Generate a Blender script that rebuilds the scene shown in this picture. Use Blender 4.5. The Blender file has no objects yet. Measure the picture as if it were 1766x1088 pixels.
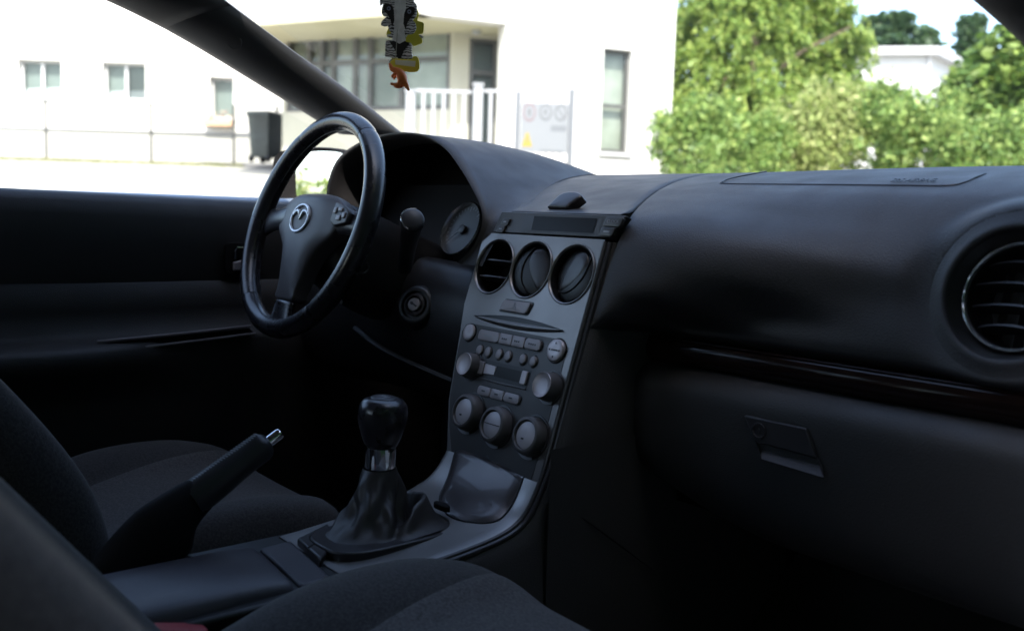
import bpy, bmesh, math, random
import numpy as np
from mathutils import Vector, Matrix
random.seed(7); rng = np.random.default_rng(7)
SC = bpy.context.scene
COL = SC.collection
R = math.radians

# ------------------------------------------------------------------ camera
CAM_O = np.array([0.9685, -0.2631, 0.9421]); YAW, PIT, ROL, FPX = 0.87094, 0.10909, 0.03054, 1628.84
PW, PH = 1766.0, 1088.0
FW = np.array([-math.sin(YAW)*math.cos(PIT), math.cos(YAW)*math.cos(PIT), -math.sin(PIT)])
_rt = np.array([math.cos(YAW), math.sin(YAW), 0.0]); _up = np.cross(_rt, FW)
RT = math.cos(ROL)*_rt + math.sin(ROL)*_up
UP = -math.sin(ROL)*_rt + math.cos(ROL)*_up
FWH = np.array([-math.sin(YAW), math.cos(YAW)])           # horizontal heading
cd = bpy.data.cameras.new('camera'); cam = bpy.data.objects.new('camera', cd); COL.objects.link(cam)
M = Matrix.Identity(4)
for i in range(3):
    M[i][0] = RT[i]; M[i][1] = UP[i]; M[i][2] = -FW[i]; M[i][3] = CAM_O[i]
cam.matrix_world = M
cd.sensor_fit = 'HORIZONTAL'; cd.sensor_width = 36.0; cd.lens = FPX/PW*36.0
cd.clip_start = 0.02; cd.clip_end = 3000
cd.dof.use_dof = True; cd.dof.focus_distance = 1.32; cd.dof.aperture_fstop = 4.4
SC.camera = cam

# ------------------------------------------------------------------ daylight
SUN_EL, SUN_AZ = 50.0, 130.0      # azimuth of the sun, degrees clockwise from +Y (car heading)
world = bpy.data.worlds.new('World'); SC.world = world; world.use_nodes = True
wn = world.node_tree.nodes; wl = world.node_tree.links
bg = wn['Background']; sky = wn.new('ShaderNodeTexSky'); sky.sky_type = 'NISHITA'; sky.sun_disc = False
sky.sun_elevation = R(SUN_EL); sky.sun_rotation = R(SUN_AZ); sky.dust_density = 2.2; sky.air_density = 1.0
wl.new(sky.outputs[0], bg.inputs[0]); bg.inputs[1].default_value = 0.15
sd = bpy.data.lights.new('sun', 'SUN'); sd.energy = 2.25; sd.angle = R(0.5); sd.color = (1.0, 0.955, 0.88)
sun = bpy.data.objects.new('sun', sd); COL.objects.link(sun)
_d = Vector((math.sin(R(SUN_AZ))*math.cos(R(SUN_EL)), math.cos(R(SUN_AZ))*math.cos(R(SUN_EL)), math.sin(R(SUN_EL))))
sun.rotation_euler = _d.to_track_quat('Z', 'Y').to_euler()
SC.view_settings.view_transform = 'Standard'; SC.view_settings.look = 'None'
SC.view_settings.exposure = 2.35; SC.view_settings.gamma = 1.0; SC.view_settings.use_curve_mapping = False
SC.cycles.use_denoising = True
SC.cycles.max_bounces = 10; SC.cycles.diffuse_bounces = 4; SC.cycles.glossy_bounces = 4; SC.cycles.transparent_max_bounces = 16
SC.cycles.caustics_reflective = False; SC.cycles.caustics_refractive = False
SC.cycles.sample_clamp_indirect = 6.0

# ------------------------------------------------------------------ picture -> place helpers (used to measure where things stand)
def ray(px, py):
    d = FW*FPX + RT*(px-PW/2) - UP*(py-PH/2)
    return d
def at(px, py, **k):
    (a, v), = k.items(); i = 'xyz'.index(a); d = ray(px, py)
    return CAM_O + d*((v-CAM_O[i])/d[i])
def dep(px, py, z):
    return CAM_O + ray(px, py)/FPX*z
def onplane(px, py, P, n):
    d = ray(px, py); P = np.asarray(P, float); n = np.asarray(n, float)
    return CAM_O + d*(((P-CAM_O)@n)/(d@n))

# ------------------------------------------------------------------ materials
MATS = {}
def mat(name, col, rough=0.5, metal=0.0, bump=0.0, bscale=200.0, var=0.0, vscale=6.0, spec=0.5, sheen=0.0, coat=0.0, col2=None, detail=4.0, voro=False, rvar=0.0, aniso=None):
    m = bpy.data.materials.new(name); m.use_nodes = True
    nt = m.node_tree; b = nt.nodes['Principled BSDF']
    b.inputs['Base Color'].default_value = (*col, 1); b.inputs['Roughness'].default_value = rough
    b.inputs['Metallic'].default_value = metal; b.inputs['Specular IOR Level'].default_value = spec
    if sheen: b.inputs['Sheen Weight'].default_value = sheen; b.inputs['Sheen Roughness'].default_value = 0.6
    if coat: b.inputs['Coat Weight'].default_value = coat; b.inputs['Coat Roughness'].default_value = 0.06
    tc = nt.nodes.new('ShaderNodeTexCoord')
    def noise(s, d=4.0):
        n = nt.nodes.new('ShaderNodeTexNoise'); n.inputs['Scale'].default_value = s; n.inputs['Detail'].default_value = d
        nt.links.new(tc.outputs['Object'], n.inputs['Vector']); return n
    if var or col2:
        n = noise(vscale, 6); r = nt.nodes.new('ShaderNodeValToRGB')
        c2 = col2 or tuple(c*(1+var) for c in col); c1 = col if col2 else tuple(c*(1-var) for c in col)
        r.color_ramp.elements[0].position = 0.35; r.color_ramp.elements[1].position = 0.65
        r.color_ramp.elements[0].color = (*c1, 1); r.color_ramp.elements[1].color = (*c2, 1)
        nt.links.new(n.outputs['Fac'], r.inputs['Fac']); nt.links.new(r.outputs['Color'], b.inputs['Base Color'])
    if rvar:
        n = noise(18, 5); mr = nt.nodes.new('ShaderNodeMapRange')
        mr.inputs['From Min'].default_value = 0.3; mr.inputs['From Max'].default_value = 0.7
        mr.inputs['To Min'].default_value = max(0.02, rough-rvar); mr.inputs['To Max'].default_value = rough+rvar
        nt.links.new(n.outputs['Fac'], mr.inputs['Value']); nt.links.new(mr.outputs['Result'], b.inputs['Roughness'])
    if bump:
        if voro:
            n = nt.nodes.new('ShaderNodeTexVoronoi'); n.inputs['Scale'].default_value = bscale
            nt.links.new(tc.outputs['Object'], n.inputs['Vector']); out = n.outputs['Distance']
        else:
            out = noise(bscale, detail).outputs['Fac']
        bp = nt.nodes.new('ShaderNodeBump'); bp.inputs['Strength'].default_value = bump; bp.inputs['Distance'].default_value = 0.0006 if bscale > 100 else 0.01
        nt.links.new(out, bp.inputs['Height']); nt.links.new(bp.outputs['Normal'], b.inputs['Normal'])
    MATS[name] = m
    return m
mat('dash_plastic', (0.0183, 0.0160, 0.0174), 0.56, bump=0.5, bscale=620, voro=True, rvar=0.06, var=0.05, vscale=30)
mat('grain_plastic', (0.0205, 0.0189, 0.0189), 0.55, bump=0.5, bscale=700, voro=True, rvar=0.05)
mat('lower_plastic', (0.0223, 0.0204, 0.0206), 0.58, bump=0.5, bscale=620, voro=True, rvar=0.05)
mat('smooth_plastic', (0.0240, 0.0208, 0.0230), 0.38, rvar=0.08)
mat('black_plastic', (0.0077, 0.0069, 0.0072), 0.45)
mat('soft_black', (0.0084, 0.0074, 0.0074), 0.7, spec=0.12)
mat('pillar_plastic', (0.0375, 0.0360, 0.0372), 0.5, bump=0.3, bscale=800, voro=True)
mat('silver_paint', (0.1684, 0.1565, 0.1514), 0.36, metal=0.75, rvar=0.05, bump=0.08, bscale=900)
mat('console_silver', (0.2783, 0.2660, 0.2597), 0.40, metal=0.7, rvar=0.05)
mat('lid_plastic', (0.052, 0.047, 0.054), 0.45, bump=0.3, bscale=700, voro=True)
mat('side_plastic', (0.050, 0.046, 0.047), 0.6, bump=0.4, bscale=620, voro=True)
mat('graphite_paint', (0.0566, 0.0529, 0.0521), 0.42, metal=0.55, rvar=0.06)
mat('button_plastic', (0.2287, 0.2057, 0.2127), 0.42, metal=0.2, rvar=0.06)
mat('knob_rubber', (0.0837, 0.0755, 0.0770), 0.5)
mat('knob_face', (0.3981, 0.3564, 0.3654), 0.4, metal=0.35, rvar=0.06)
mat('ash_gloss', (0.0760, 0.0666, 0.0670), 0.36, metal=0.6, coat=0.25, rvar=0.04)
mat('bright_ring', (0.50, 0.51, 0.53), 0.25, metal=0.9)
mat('emblem_silver', (0.72, 0.72, 0.75), 0.25, metal=0.35)
mat('chrome', (0.75, 0.75, 0.77), 0.08, metal=1.0)
mat('mirror_glass', (0.9, 0.9, 0.92), 0.0, metal=1.0)
mat('rim_leather', (0.0142, 0.0126, 0.0154), 0.27, bump=0.12, bscale=380, rvar=0.06, spec=0.6)
mat('boot_leather', (0.0257, 0.0223, 0.0209), 0.48, bump=0.35, bscale=420, rvar=0.08)
mat('pad_plastic', (0.0702, 0.0608, 0.0610), 0.46, bump=0.4, bscale=700, voro=True)
mat('grip_leather', (0.014, 0.014, 0.0155), 0.4, bump=0.3, bscale=450)
mat('seat_fabric', (0.0438, 0.0378, 0.0358), 0.95, bump=1.0, bscale=600, sheen=0.2, spec=0.12, var=0.38, vscale=330)
mat('seat_insert', (0.0772, 0.0669, 0.0633), 0.95, bump=1.0, bscale=560, sheen=0.2, spec=0.12, var=0.40, vscale=300)
mat('carpet', (0.0696, 0.0601, 0.0561), 1.0, bump=0.9, bscale=500, spec=0.1)
mat('headliner', (0.16, 0.158, 0.155), 0.95, bump=0.3, bscale=500, spec=0.1)
mat('screen_glass', (0.006, 0.005, 0.005), 0.3, spec=0.15)
mat('dial_face', (0.016, 0.016, 0.018), 0.5)
mat('pale_print', (0.45, 0.46, 0.48), 0.5)
mat('dim_print', (0.20, 0.205, 0.22), 0.5)
mat('dark_print', (0.015, 0.015, 0.018), 0.5)
mat('red_plastic', (0.30, 0.015, 0.02), 0.4)
mat('car_paint', (0.25, 0.26, 0.28), 0.3, metal=0.5, coat=0.6)
mat('rubber', (0.012, 0.012, 0.012), 0.6)
mat('wall_render', (0.5280, 0.5192, 0.4884), 0.9, bump=0.4, bscale=60, var=0.04, vscale=0.8)
mat('plinth_render', (0.3600, 0.3555, 0.3240), 0.9, bump=0.4, bscale=60, var=0.05, vscale=0.7)
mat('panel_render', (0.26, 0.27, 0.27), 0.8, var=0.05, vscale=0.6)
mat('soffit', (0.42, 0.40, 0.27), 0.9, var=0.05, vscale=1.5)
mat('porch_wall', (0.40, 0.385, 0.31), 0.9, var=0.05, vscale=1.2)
mat('frame_grey', (0.07, 0.07, 0.065), 0.5)
mat('frame_white', (0.48, 0.48, 0.48), 0.4)
mat('blind', (0.17, 0.19, 0.18), 0.8, var=0.06, vscale=2)
mat('curtain', (0.32, 0.32, 0.27), 0.9, var=0.12, vscale=3)
mat('white_metal', (0.2760, 0.2806, 0.2898), 0.4)
mat('grey_metal', (0.13, 0.137, 0.147), 0.45, metal=0.3)
mat('sign_face', (0.1573, 0.1658, 0.1742), 0.45)
mat('sign_grey', (0.10, 0.103, 0.11), 0.5)
mat('sign_red', (0.14, 0.10, 0.11), 0.5)
mat('sign_yellow', (0.26, 0.18, 0.02), 0.5)
mat('bin_plastic', (0.028, 0.035, 0.035), 0.5, var=0.15, vscale=8)
mat('concrete_ground', (0.3060, 0.2975, 0.2635), 0.95, var=0.10, vscale=0.9, bump=0.4, bscale=30)
mat('dark_ground', (0.11, 0.11, 0.11), 0.9, var=0.15, vscale=2.0, bump=0.5, bscale=40)
mat('roof_white', (0.42, 0.42, 0.43), 0.6)
mat('house_white', (0.46, 0.46, 0.46), 0.8, var=0.03, vscale=1)
mat('bark', (0.10, 0.075, 0.05), 0.95, bump=0.8, bscale=25, var=0.3, vscale=14)
mat('card_yellow', (0.70, 0.62, 0.05), 0.6)
mat('card_label', (0.62, 0.63, 0.50), 0.6)
mat('toy_orange', (0.80, 0.20, 0.04), 0.42)
mat('toy_eye', (0.02, 0.02, 0.02), 0.3)
mat('thread', (0.5, 0.5, 0.45), 0.8)
mat('flower_red', (0.55, 0.06, 0.03), 0.7)
mat('flower_white', (0.8, 0.75, 0.6), 0.7)
mat('terracotta', (0.55, 0.33, 0.2), 0.8)

def glass_mat(name, tint, refl=1.0):
    m = bpy.data.materials.new(name); m.use_nodes = True; nt = m.node_tree
    for n in list(nt.nodes):
        if n.type == 'BSDF_PRINCIPLED': nt.nodes.remove(n)
    out = [n for n in nt.nodes if n.type == 'OUTPUT_MATERIAL'][0]
    t = nt.nodes.new('ShaderNodeBsdfTransparent'); t.inputs[0].default_value = (*tint, 1)
    g = nt.nodes.new('ShaderNodeBsdfGlossy'); g.inputs['Roughness'].default_value = 0.01
    f = nt.nodes.new('ShaderNodeFresnel'); f.inputs[0].default_value = 1.45
    mu = nt.nodes.new('ShaderNodeMath'); mu.operation = 'MULTIPLY'; mu.inputs[1].default_value = refl
    mx = nt.nodes.new('ShaderNodeMixShader')
    nt.links.new(f.outputs[0], mu.inputs[0]); nt.links.new(mu.outputs[0], mx.inputs[0])
    nt.links.new(t.outputs[0], mx.inputs[1]); nt.links.new(g.outputs[0], mx.inputs[2]); nt.links.new(mx.outputs[0], out.inputs[0])
    MATS[name] = m
glass_mat('car_glass', (0.93, 0.95, 0.94), 0.10)
glass_mat('house_glass', (0.80, 0.86, 0.85), 1.0)

def dusty_glass(name):
    glass_mat(name, (0.93, 0.95, 0.94), 0.03); m = MATS[name]; nt = m.node_tree
    out = [n for n in nt.nodes if n.type == 'OUTPUT_MATERIAL'][0]; src = out.inputs[0].links[0].from_socket
    tc = nt.nodes.new('ShaderNodeTexCoord'); n = nt.nodes.new('ShaderNodeTexNoise'); n.inputs['Scale'].default_value = 2.6; n.inputs['Detail'].default_value = 8; n.inputs['Roughness'].default_value = 0.62
    nt.links.new(tc.outputs['Object'], n.inputs['Vector']); mr = nt.nodes.new('ShaderNodeMapRange'); mr.inputs['From Min'].default_value = 0.42; mr.inputs['From Max'].default_value = 0.75; mr.inputs['To Min'].default_value = 0.002; mr.inputs['To Max'].default_value = 0.022
    nt.links.new(n.outputs['Fac'], mr.inputs['Value']); t = nt.nodes.new('ShaderNodeBsdfTranslucent'); t.inputs[0].default_value = (0.7, 0.7, 0.68, 1); mx = nt.nodes.new('ShaderNodeMixShader')
    nt.links.new(mr.outputs['Result'], mx.inputs[0]); nt.links.new(src, mx.inputs[1]); nt.links.new(t.outputs[0], mx.inputs[2]); nt.links.new(mx.outputs[0], out.inputs[0])
dusty_glass('screen_dusty')
def leaf_mat(name, c1, c2, c3):
    m = bpy.data.materials.new(name); m.use_nodes = True; nt = m.node_tree; b = nt.nodes['Principled BSDF']
    ge = nt.nodes.new('ShaderNodeNewGeometry'); r = nt.nodes.new('ShaderNodeValToRGB')
    r.color_ramp.elements[0].color = (*c1, 1); r.color_ramp.elements[1].color = (*c3, 1)
    e = r.color_ramp.elements.new(0.5); e.color = (*c2, 1)
    nt.links.new(ge.outputs['Random Per Island'], r.inputs['Fac']); nt.links.new(r.outputs['Color'], b.inputs['Base Color'])
    b.inputs['Roughness'].default_value = 0.55
    t = nt.nodes.new('ShaderNodeBsdfTranslucent'); nt.links.new(r.outputs['Color'], t.inputs['Color'])
    mx = nt.nodes.new('ShaderNodeMixShader'); mx.inputs[0].default_value = 0.4
    out = [n for n in nt.nodes if n.type == 'OUTPUT_MATERIAL'][0]
    nt.links.new(b.outputs[0], mx.inputs[1]); nt.links.new(t.outputs[0], mx.inputs[2]); nt.links.new(mx.outputs[0], out.inputs[0])
    MATS[name] = m
leaf_mat('leaf_willow', (0.08, 0.15, 0.028), (0.19, 0.29, 0.05), (0.37, 0.44, 0.10))
leaf_mat('leaf_bush', (0.07, 0.14, 0.03), (0.17, 0.27, 0.06), (0.34, 0.42, 0.12))
leaf_mat('leaf_maple', (0.05, 0.11, 0.02), (0.11, 0.19, 0.03), (0.22, 0.30, 0.06))
leaf_mat('leaf_conifer', (0.03, 0.065, 0.03), (0.045, 0.09, 0.035), (0.07, 0.12, 0.04))
leaf_mat('leaf_dry', (0.20, 0.27, 0.07), (0.30, 0.36, 0.11), (0.40, 0.42, 0.18))
leaf_mat('grass_blade', (0.14, 0.17, 0.06), (0.22, 0.23, 0.10), (0.28, 0.27, 0.15))

# tiger print: stripes made by a distorted wave on the card's own coordinates
def tiger_mat():
    m = bpy.data.materials.new('tiger_print'); m.use_nodes = True; nt = m.node_tree; b = nt.nodes['Principled BSDF']
    tc = nt.nodes.new('ShaderNodeTexCoord'); mp = nt.nodes.new('ShaderNodeMapping')
    mp.inputs['Scale'].default_value = (1, 1, 1.6)
    w = nt.nodes.new('ShaderNodeTexWave'); w.inputs['Scale'].default_value = 60; w.inputs['Distortion'].default_value = 9; w.inputs['Detail'].default_value = 3
    w.inputs['Detail Scale'].default_value = 1.4; w.bands_direction = 'Z'
    r = nt.nodes.new('ShaderNodeValToRGB'); r.color_ramp.elements[0].position = 0.16; r.color_ramp.elements[1].position = 0.46
    r.color_ramp.elements[0].color = (0.03, 0.03, 0.035, 1); r.color_ramp.elements[1].color = (0.80, 0.80, 0.82, 1)
    nt.links.new(tc.outputs['Object'], mp.inputs['Vector']); nt.links.new(mp.outputs['Vector'], w.inputs['Vector'])
    nt.links.new(w.outputs['Fac'], r.inputs['Fac']); nt.links.new(r.outputs['Color'], b.inputs['Base Color']); b.inputs['Roughness'].default_value = 0.5
    MATS['tiger_print'] = m
tiger_mat()
mat('tiger_nose', (0.9, 0.9, 0.9), 0.5, var=0.12, vscale=120)
mat('tiger_black', (0.012, 0.012, 0.014), 0.45)
mat('tiger_eye', (0.30, 0.34, 0.50), 0.3)

# ------------------------------------------------------------------ geometry helpers
class Fr:
    """A local frame: P(a, b, c) = O + a X + b Y + c Z."""
    def __init__(s, O, X, Y, Z=None):
        s.O = np.asarray(O, float); s.X = np.asarray(X, float)/np.linalg.norm(X); s.Y = np.asarray(Y, float)/np.linalg.norm(Y)
        s.Z = np.cross(s.X, s.Y) if Z is None else np.asarray(Z, float)/np.linalg.norm(Z)
    def P(s, a, b, c=0.0): return s.O + a*s.X + b*s.Y + c*s.Z
    def at(s, a, b, c=0.0): return Fr(s.P(a, b, c), s.X, s.Y, s.Z)
WORLD = Fr((0, 0, 0), (1, 0, 0), (0, 1, 0))

class MB:
    def __init__(s): s.v = []; s.f = []
    def add(s, V, F):
        o = len(s.v); s.v += [tuple(map(float, p)) for p in V]; s.f += [tuple(i+o for i in f) for f in F]; return s
    def grid(s, rows, closed=False, cap=False):
        n = len(rows[0]); V = [p for r in rows for p in r]; F = []
        for i in range(len(rows)-1):
            for j in range(n if closed else n-1):
                k = (j+1) % n; F.append((i*n+j, i*n+k, (i+1)*n+k, (i+1)*n+j))
        if cap: F.append(tuple(range(n))[::-1]); F.append(tuple((len(rows)-1)*n+j for j in range(n)))
        return s.add(V, F)
    def box(s, fr, x0, x1, y0, y1, z0, z1):
        V = [fr.P(x, y, z) for x in (x0, x1) for y in (y0, y1) for z in (z0, z1)]
        return s.add(V, [(0, 1, 3, 2), (4, 6, 7, 5), (0, 4, 5, 1), (2, 3, 7, 6), (0, 2, 6, 4), (1, 5, 7, 3)])
    def lathe(s, fr, prof, n=32, sy=1.0, cap0=False, cap1=True, a0=0.0, a1=2*math.pi):
        full = abs(a1-a0-2*math.pi) < 1e-6
        A = [a0+(a1-a0)*i/(n if full else n-1) for i in range(n)]
        rows = [[fr.P(r*math.cos(a), sy*r*math.sin(a), h) for a in A] for r, h in prof]
        V = [p for r in rows for p in r]; F = []
        for i in range(len(rows)-1):
            for j in range(n if full else n-1):
                k = (j+1) % n; F.append((i*n+j, i*n+k, (i+1)*n+k, (i+1)*n+j))
        if cap0: F.append(tuple(range(n))[::-1])
        if cap1: F.append(tuple((len(rows)-1)*n+j for j in range(n)))
        return s.add(V, F)
    def tube(s, path, rad, n=10, closed=False, flat=1.0, upv=(0, 0, 1)):
        P = [np.asarray(p, float) for p in path]; m = len(P); rows = []
        for i, p in enumerate(P):
            a = P[(i-1) % m] if (closed or i > 0) else p; b = P[(i+1) % m] if (closed or i < m-1) else p
            t = (b-a)/np.linalg.norm(b-a); u = np.asarray(upv, float); x = np.cross(t, u)
            if np.linalg.norm(x) < 1e-5: x = np.cross(t, (1, 0.1, 0))
            x /= np.linalg.norm(x); y = np.cross(x, t)
            r = rad[i] if hasattr(rad, '__len__') else rad
            rows.append([p+r*(math.cos(q)*x+flat*math.sin(q)*y) for q in [2*math.pi*k/n for k in range(n)]])
        if closed: rows.append(rows[0])
        return s.grid(rows, closed=True, cap=not closed)
    def prism(s, fr, pts, z0, z1):
        n = len(pts); V = [fr.P(a, b, z0) for a, b in pts]+[fr.P(a, b, z1) for a, b in pts]
        F = [(i, (i+1) % n, n+(i+1) % n, n+i) for i in range(n)]+[tuple(range(n))[::-1], tuple(range(n, 2*n))]
        return s.add(V, F)
    def dome(s, fr, pts, z0, z1, rise, rings=6, pw=2.0):
        """outline extruded from z0 to z1 with a rounded crown of height rise"""
        c = np.mean(np.array(pts), 0); n = len(pts); rows = [[fr.P(a, b, z0) for a, b in pts]]
        for k in range(rings):
            t = k/rings; sc = math.cos(t*math.pi/2)**(1/pw); h = z1+rise*math.sin(t*math.pi/2)
            rows.append([fr.P(c[0]+(a-c[0])*sc, c[1]+(b-c[1])*sc, h) for a, b in pts])
        V = [p for r in rows for p in r]+[fr.P(c[0], c[1], z1+rise)]; F = []
        for i in range(len(rows)-1):
            for j in range(n): F.append((i*n+j, i*n+(j+1) % n, (i+1)*n+(j+1) % n, (i+1)*n+j))
        L = (len(rows)-1)*n
        for j in range(n): F.append((L+j, L+(j+1) % n, len(V)-1))
        return s.add(V, F)

def rrect(x0, x1, y0, y1, r, n=5):
    out = []
    for cx, cy, a in ((x1-r, y1-r, 0), (x0+r, y1-r, 90), (x0+r, y0+r, 180), (x1-r, y0+r, 270)):
        for k in range(n+1):
            t = R(a+90*k/n); out.append((cx+r*math.cos(t), cy+r*math.sin(t)))
    return out
def ell(cx, cy, rx, ry, n=28):
    return [(cx+rx*math.cos(2*math.pi*k/n), cy+ry*math.sin(2*math.pi*k/n)) for k in range(n)]
def spline(pts, n):
    """Catmull-Rom through the points, n samples."""
    P = np.array(pts, float); m = len(P); out = []
    for t in np.linspace(0, m-1, n):
        i = min(int(t), m-2); u = t-i
        p0 = P[max(i-1, 0)]; p1 = P[i]; p2 = P[i+1]; p3 = P[min(i+2, m-1)]
        out.append(0.5*((2*p1)+(-p0+p2)*u+(2*p0-5*p1+4*p2-p3)*u*u+(-p0+3*p1-3*p2+p3)*u**3))
    return np.array(out)

ROOT = {}
def tag(o, label=None, cat=None, group=None, kind=None):
    if label: o['label'] = label
    if cat: o['category'] = cat
    if group: o['group'] = group
    if kind: o['kind'] = kind
    return o
def thing(name, label, cat, loc, group=None):
    o = bpy.data.objects.new(name, None); o.empty_display_size = 0.05; COL.objects.link(o)
    o.location = tuple(map(float, loc)); ROOT[o.name] = np.asarray(loc, float); return tag(o, label, cat, group)
def rootloc(o):
    return ROOT[o.name] if o.name in ROOT else np.zeros(3)
def obj(name, mb, m, parent=None, smooth=35, bevel=0, bseg=2, subd=0, solid=0, loc=None, label=None, fix=True):
    base = rootloc(parent) if parent is not None else (np.asarray(loc, float) if loc is not None else np.zeros(3))
    me = bpy.data.meshes.new(name)
    me.from_pydata([tuple(np.asarray(p)-base) for p in mb.v], [], mb.f)
    if fix:
        bm = bmesh.new(); bm.from_mesh(me); bmesh.ops.remove_doubles(bm, verts=bm.verts, dist=1e-6)
        bmesh.ops.recalc_face_normals(bm, faces=bm.faces); bm.to_mesh(me); bm.free()
    me.materials.append(MATS[m] if isinstance(m, str) else m)
    if smooth:
        me.shade_smooth()
        if smooth < 180: me.set_sharp_from_angle(angle=R(smooth))
    o = bpy.data.objects.new(name, me); COL.objects.link(o)
    if parent is not None: o.parent = parent
    else: o.location = tuple(base)
    ROOT[o.name] = base
    if solid:
        s = o.modifiers.new('solid', 'SOLIDIFY'); s.thickness = solid; s.offset = -1
    if bevel:
        b = o.modifiers.new('bevel', 'BEVEL'); b.width = bevel; b.segments = bseg; b.limit_method = 'ANGLE'; b.angle_limit = R(35); b.harden_normals = False
    if subd:
        s = o.modifiers.new('sub', 'SUBSURF'); s.levels = subd; s.render_levels = subd
    if label: o['label'] = label
    return o
def text(name, s, fr, size, m, parent, depth=0.0002, shear=0.0, align='CENTER', sx=1.0):
    cu = bpy.data.curves.new(name, 'FONT'); cu.body = s; cu.size = size; cu.extrude = depth; cu.align_x = align; cu.align_y = 'CENTER'; cu.shear = shear; cu.resolution_u = 2
    to = bpy.data.objects.new(name, cu); COL.objects.link(to)
    dg = bpy.context.evaluated_depsgraph_get(); dg.update()
    me = bpy.data.meshes.new_from_object(to.evaluated_get(dg)); COL.objects.unlink(to); bpy.data.objects.remove(to)
    mb = MB(); mb.add([fr.P(v.co.x*sx, v.co.y, v.co.z) for v in me.vertices], [tuple(p.vertices) for p in me.polygons])
    bpy.data.meshes.remove(me)
    return obj(name, mb, m, parent, smooth=0, fix=False)
def copy_part(o, parent, name=None, off=(0, 0, 0)):
    c = o.copy(); COL.objects.link(c); c.parent = parent; c.location = Vector(o.location)+Vector(tuple(map(float, off))); ROOT[c.name] = ROOT[o.name]; return c
# ================================================================== CAR SHELL
shell = thing('car_body', 'dark car body shell with bare front pillars, windscreen and grey roof lining around the cabin', 'car body', (0, 0, 0.2))
# --- front pillars: swept section along a curved line, inner edge toward the windscreen
def pillar(inner, outer, bulge, name, mt, label=None):
    """inner/outer: edge polylines of the trim, bulge: vector towards the cabin"""
    I = spline(inner, 18); O = spline(outer, 18); rows = []
    for a, b in zip(I, O):
        row = []
        for t in np.linspace(0, 1, 13):
            row.append(a*(1-t)+b*t+np.asarray(bulge)*math.sin(math.pi*t)**0.8*0.030)
        bk = -np.asarray(bulge)*0.03
        row += [b+bk, (a+b)/2+bk*1.6, a+bk]
        rows.append(row)
    mb = MB(); mb.grid(rows, closed=True, cap=True)
    return obj(name, mb, mt, shell, smooth=60, label=label)
P = lambda q, x: at(q[0], q[1], x=x)
Linner = [P((700, 236), -.68), P((600, 157), -.645), P((500, 85), -.615), P((385, 0), -.575), (-.555, .30, 1.315), (-.55, .15, 1.335)]
Louter = [P((585, 232), -.715), P((450, 149), -.685), P((310, 65), -.655), P((180, 0), -.63), (-.615, .08, 1.285), (-.61, -.05, 1.30)]
# trim below the seam and the roof rail above it
LI = spline(Linner, 60); LO = spline(Louter, 60)
bul = np.array([.72, -.50, -.1])
def pil_piece(i0, i1, j0, j1, name, shrink=0.0):
    I = LI[np.linspace(i0, i1, 20).astype(int)]; O = LO[np.linspace(j0, j1, 20).astype(int)]; rows = []
    for k, (a, b) in enumerate(zip(I, O)):
        e = math.sin(min(1, min(k, 19-k)/1.5)*math.pi/2) if shrink else 1
        row = [a*(1-t)+b*t+bul*(math.sin(math.pi*t)**0.7*0.026-(1-e)*0.006) for t in np.linspace(0, 1, 15)]
        row += [b-bul*.03, (a+b)/2-bul*.05, a-bul*.03]; rows.append(row)
    mb = MB(); mb.grid(rows, closed=True, cap=True); return obj(name, mb, 'pillar_plastic', shell, smooth=60)
pillar_l = pil_piece(0, 34, 0, 26, 'pillar_trim', 1)
rail_l = pil_piece(34.6, 59, 26.6, 59, 'roof_rail', 1); rail_l.data.materials[0] = MATS['grain_plastic']
# round embossed emblem on the pillar trim
e0 = onplane(405, 74, LI[26]*.5+LO[22]*.5+bul*.027, bul)
ef = Fr(e0, np.cross(bul, (0, 0, 1)), np.cross(np.cross(bul, (0, 0, 1)), bul))
mb = MB(); ring = [ef.P(.011*math.cos(t), .011*math.sin(t), .002) for t in np.linspace(0, 2*math.pi, 28, endpoint=False)]
mb.tube(ring, .0008, 6, closed=True); obj('emblem', mb, 'smooth_plastic', pillar_l)
# right pillar (near the camera)
Rinner = [(.70, .98, 1.0), at(1850, 149, x=.605), at(1766, 75, x=.577), at(1723, 37.5, x=.565), at(1680, 0, x=.554), at(1600, -70, x=.535), (.50, .22, 1.29)]
Router = [np.asarray(p)+np.array([.105, -.075, -.045]) for p in Rinner]
pillar(Rinner, Router, (-.35, -.25, -.05), 'pillar_trim', 'soft_black')
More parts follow.
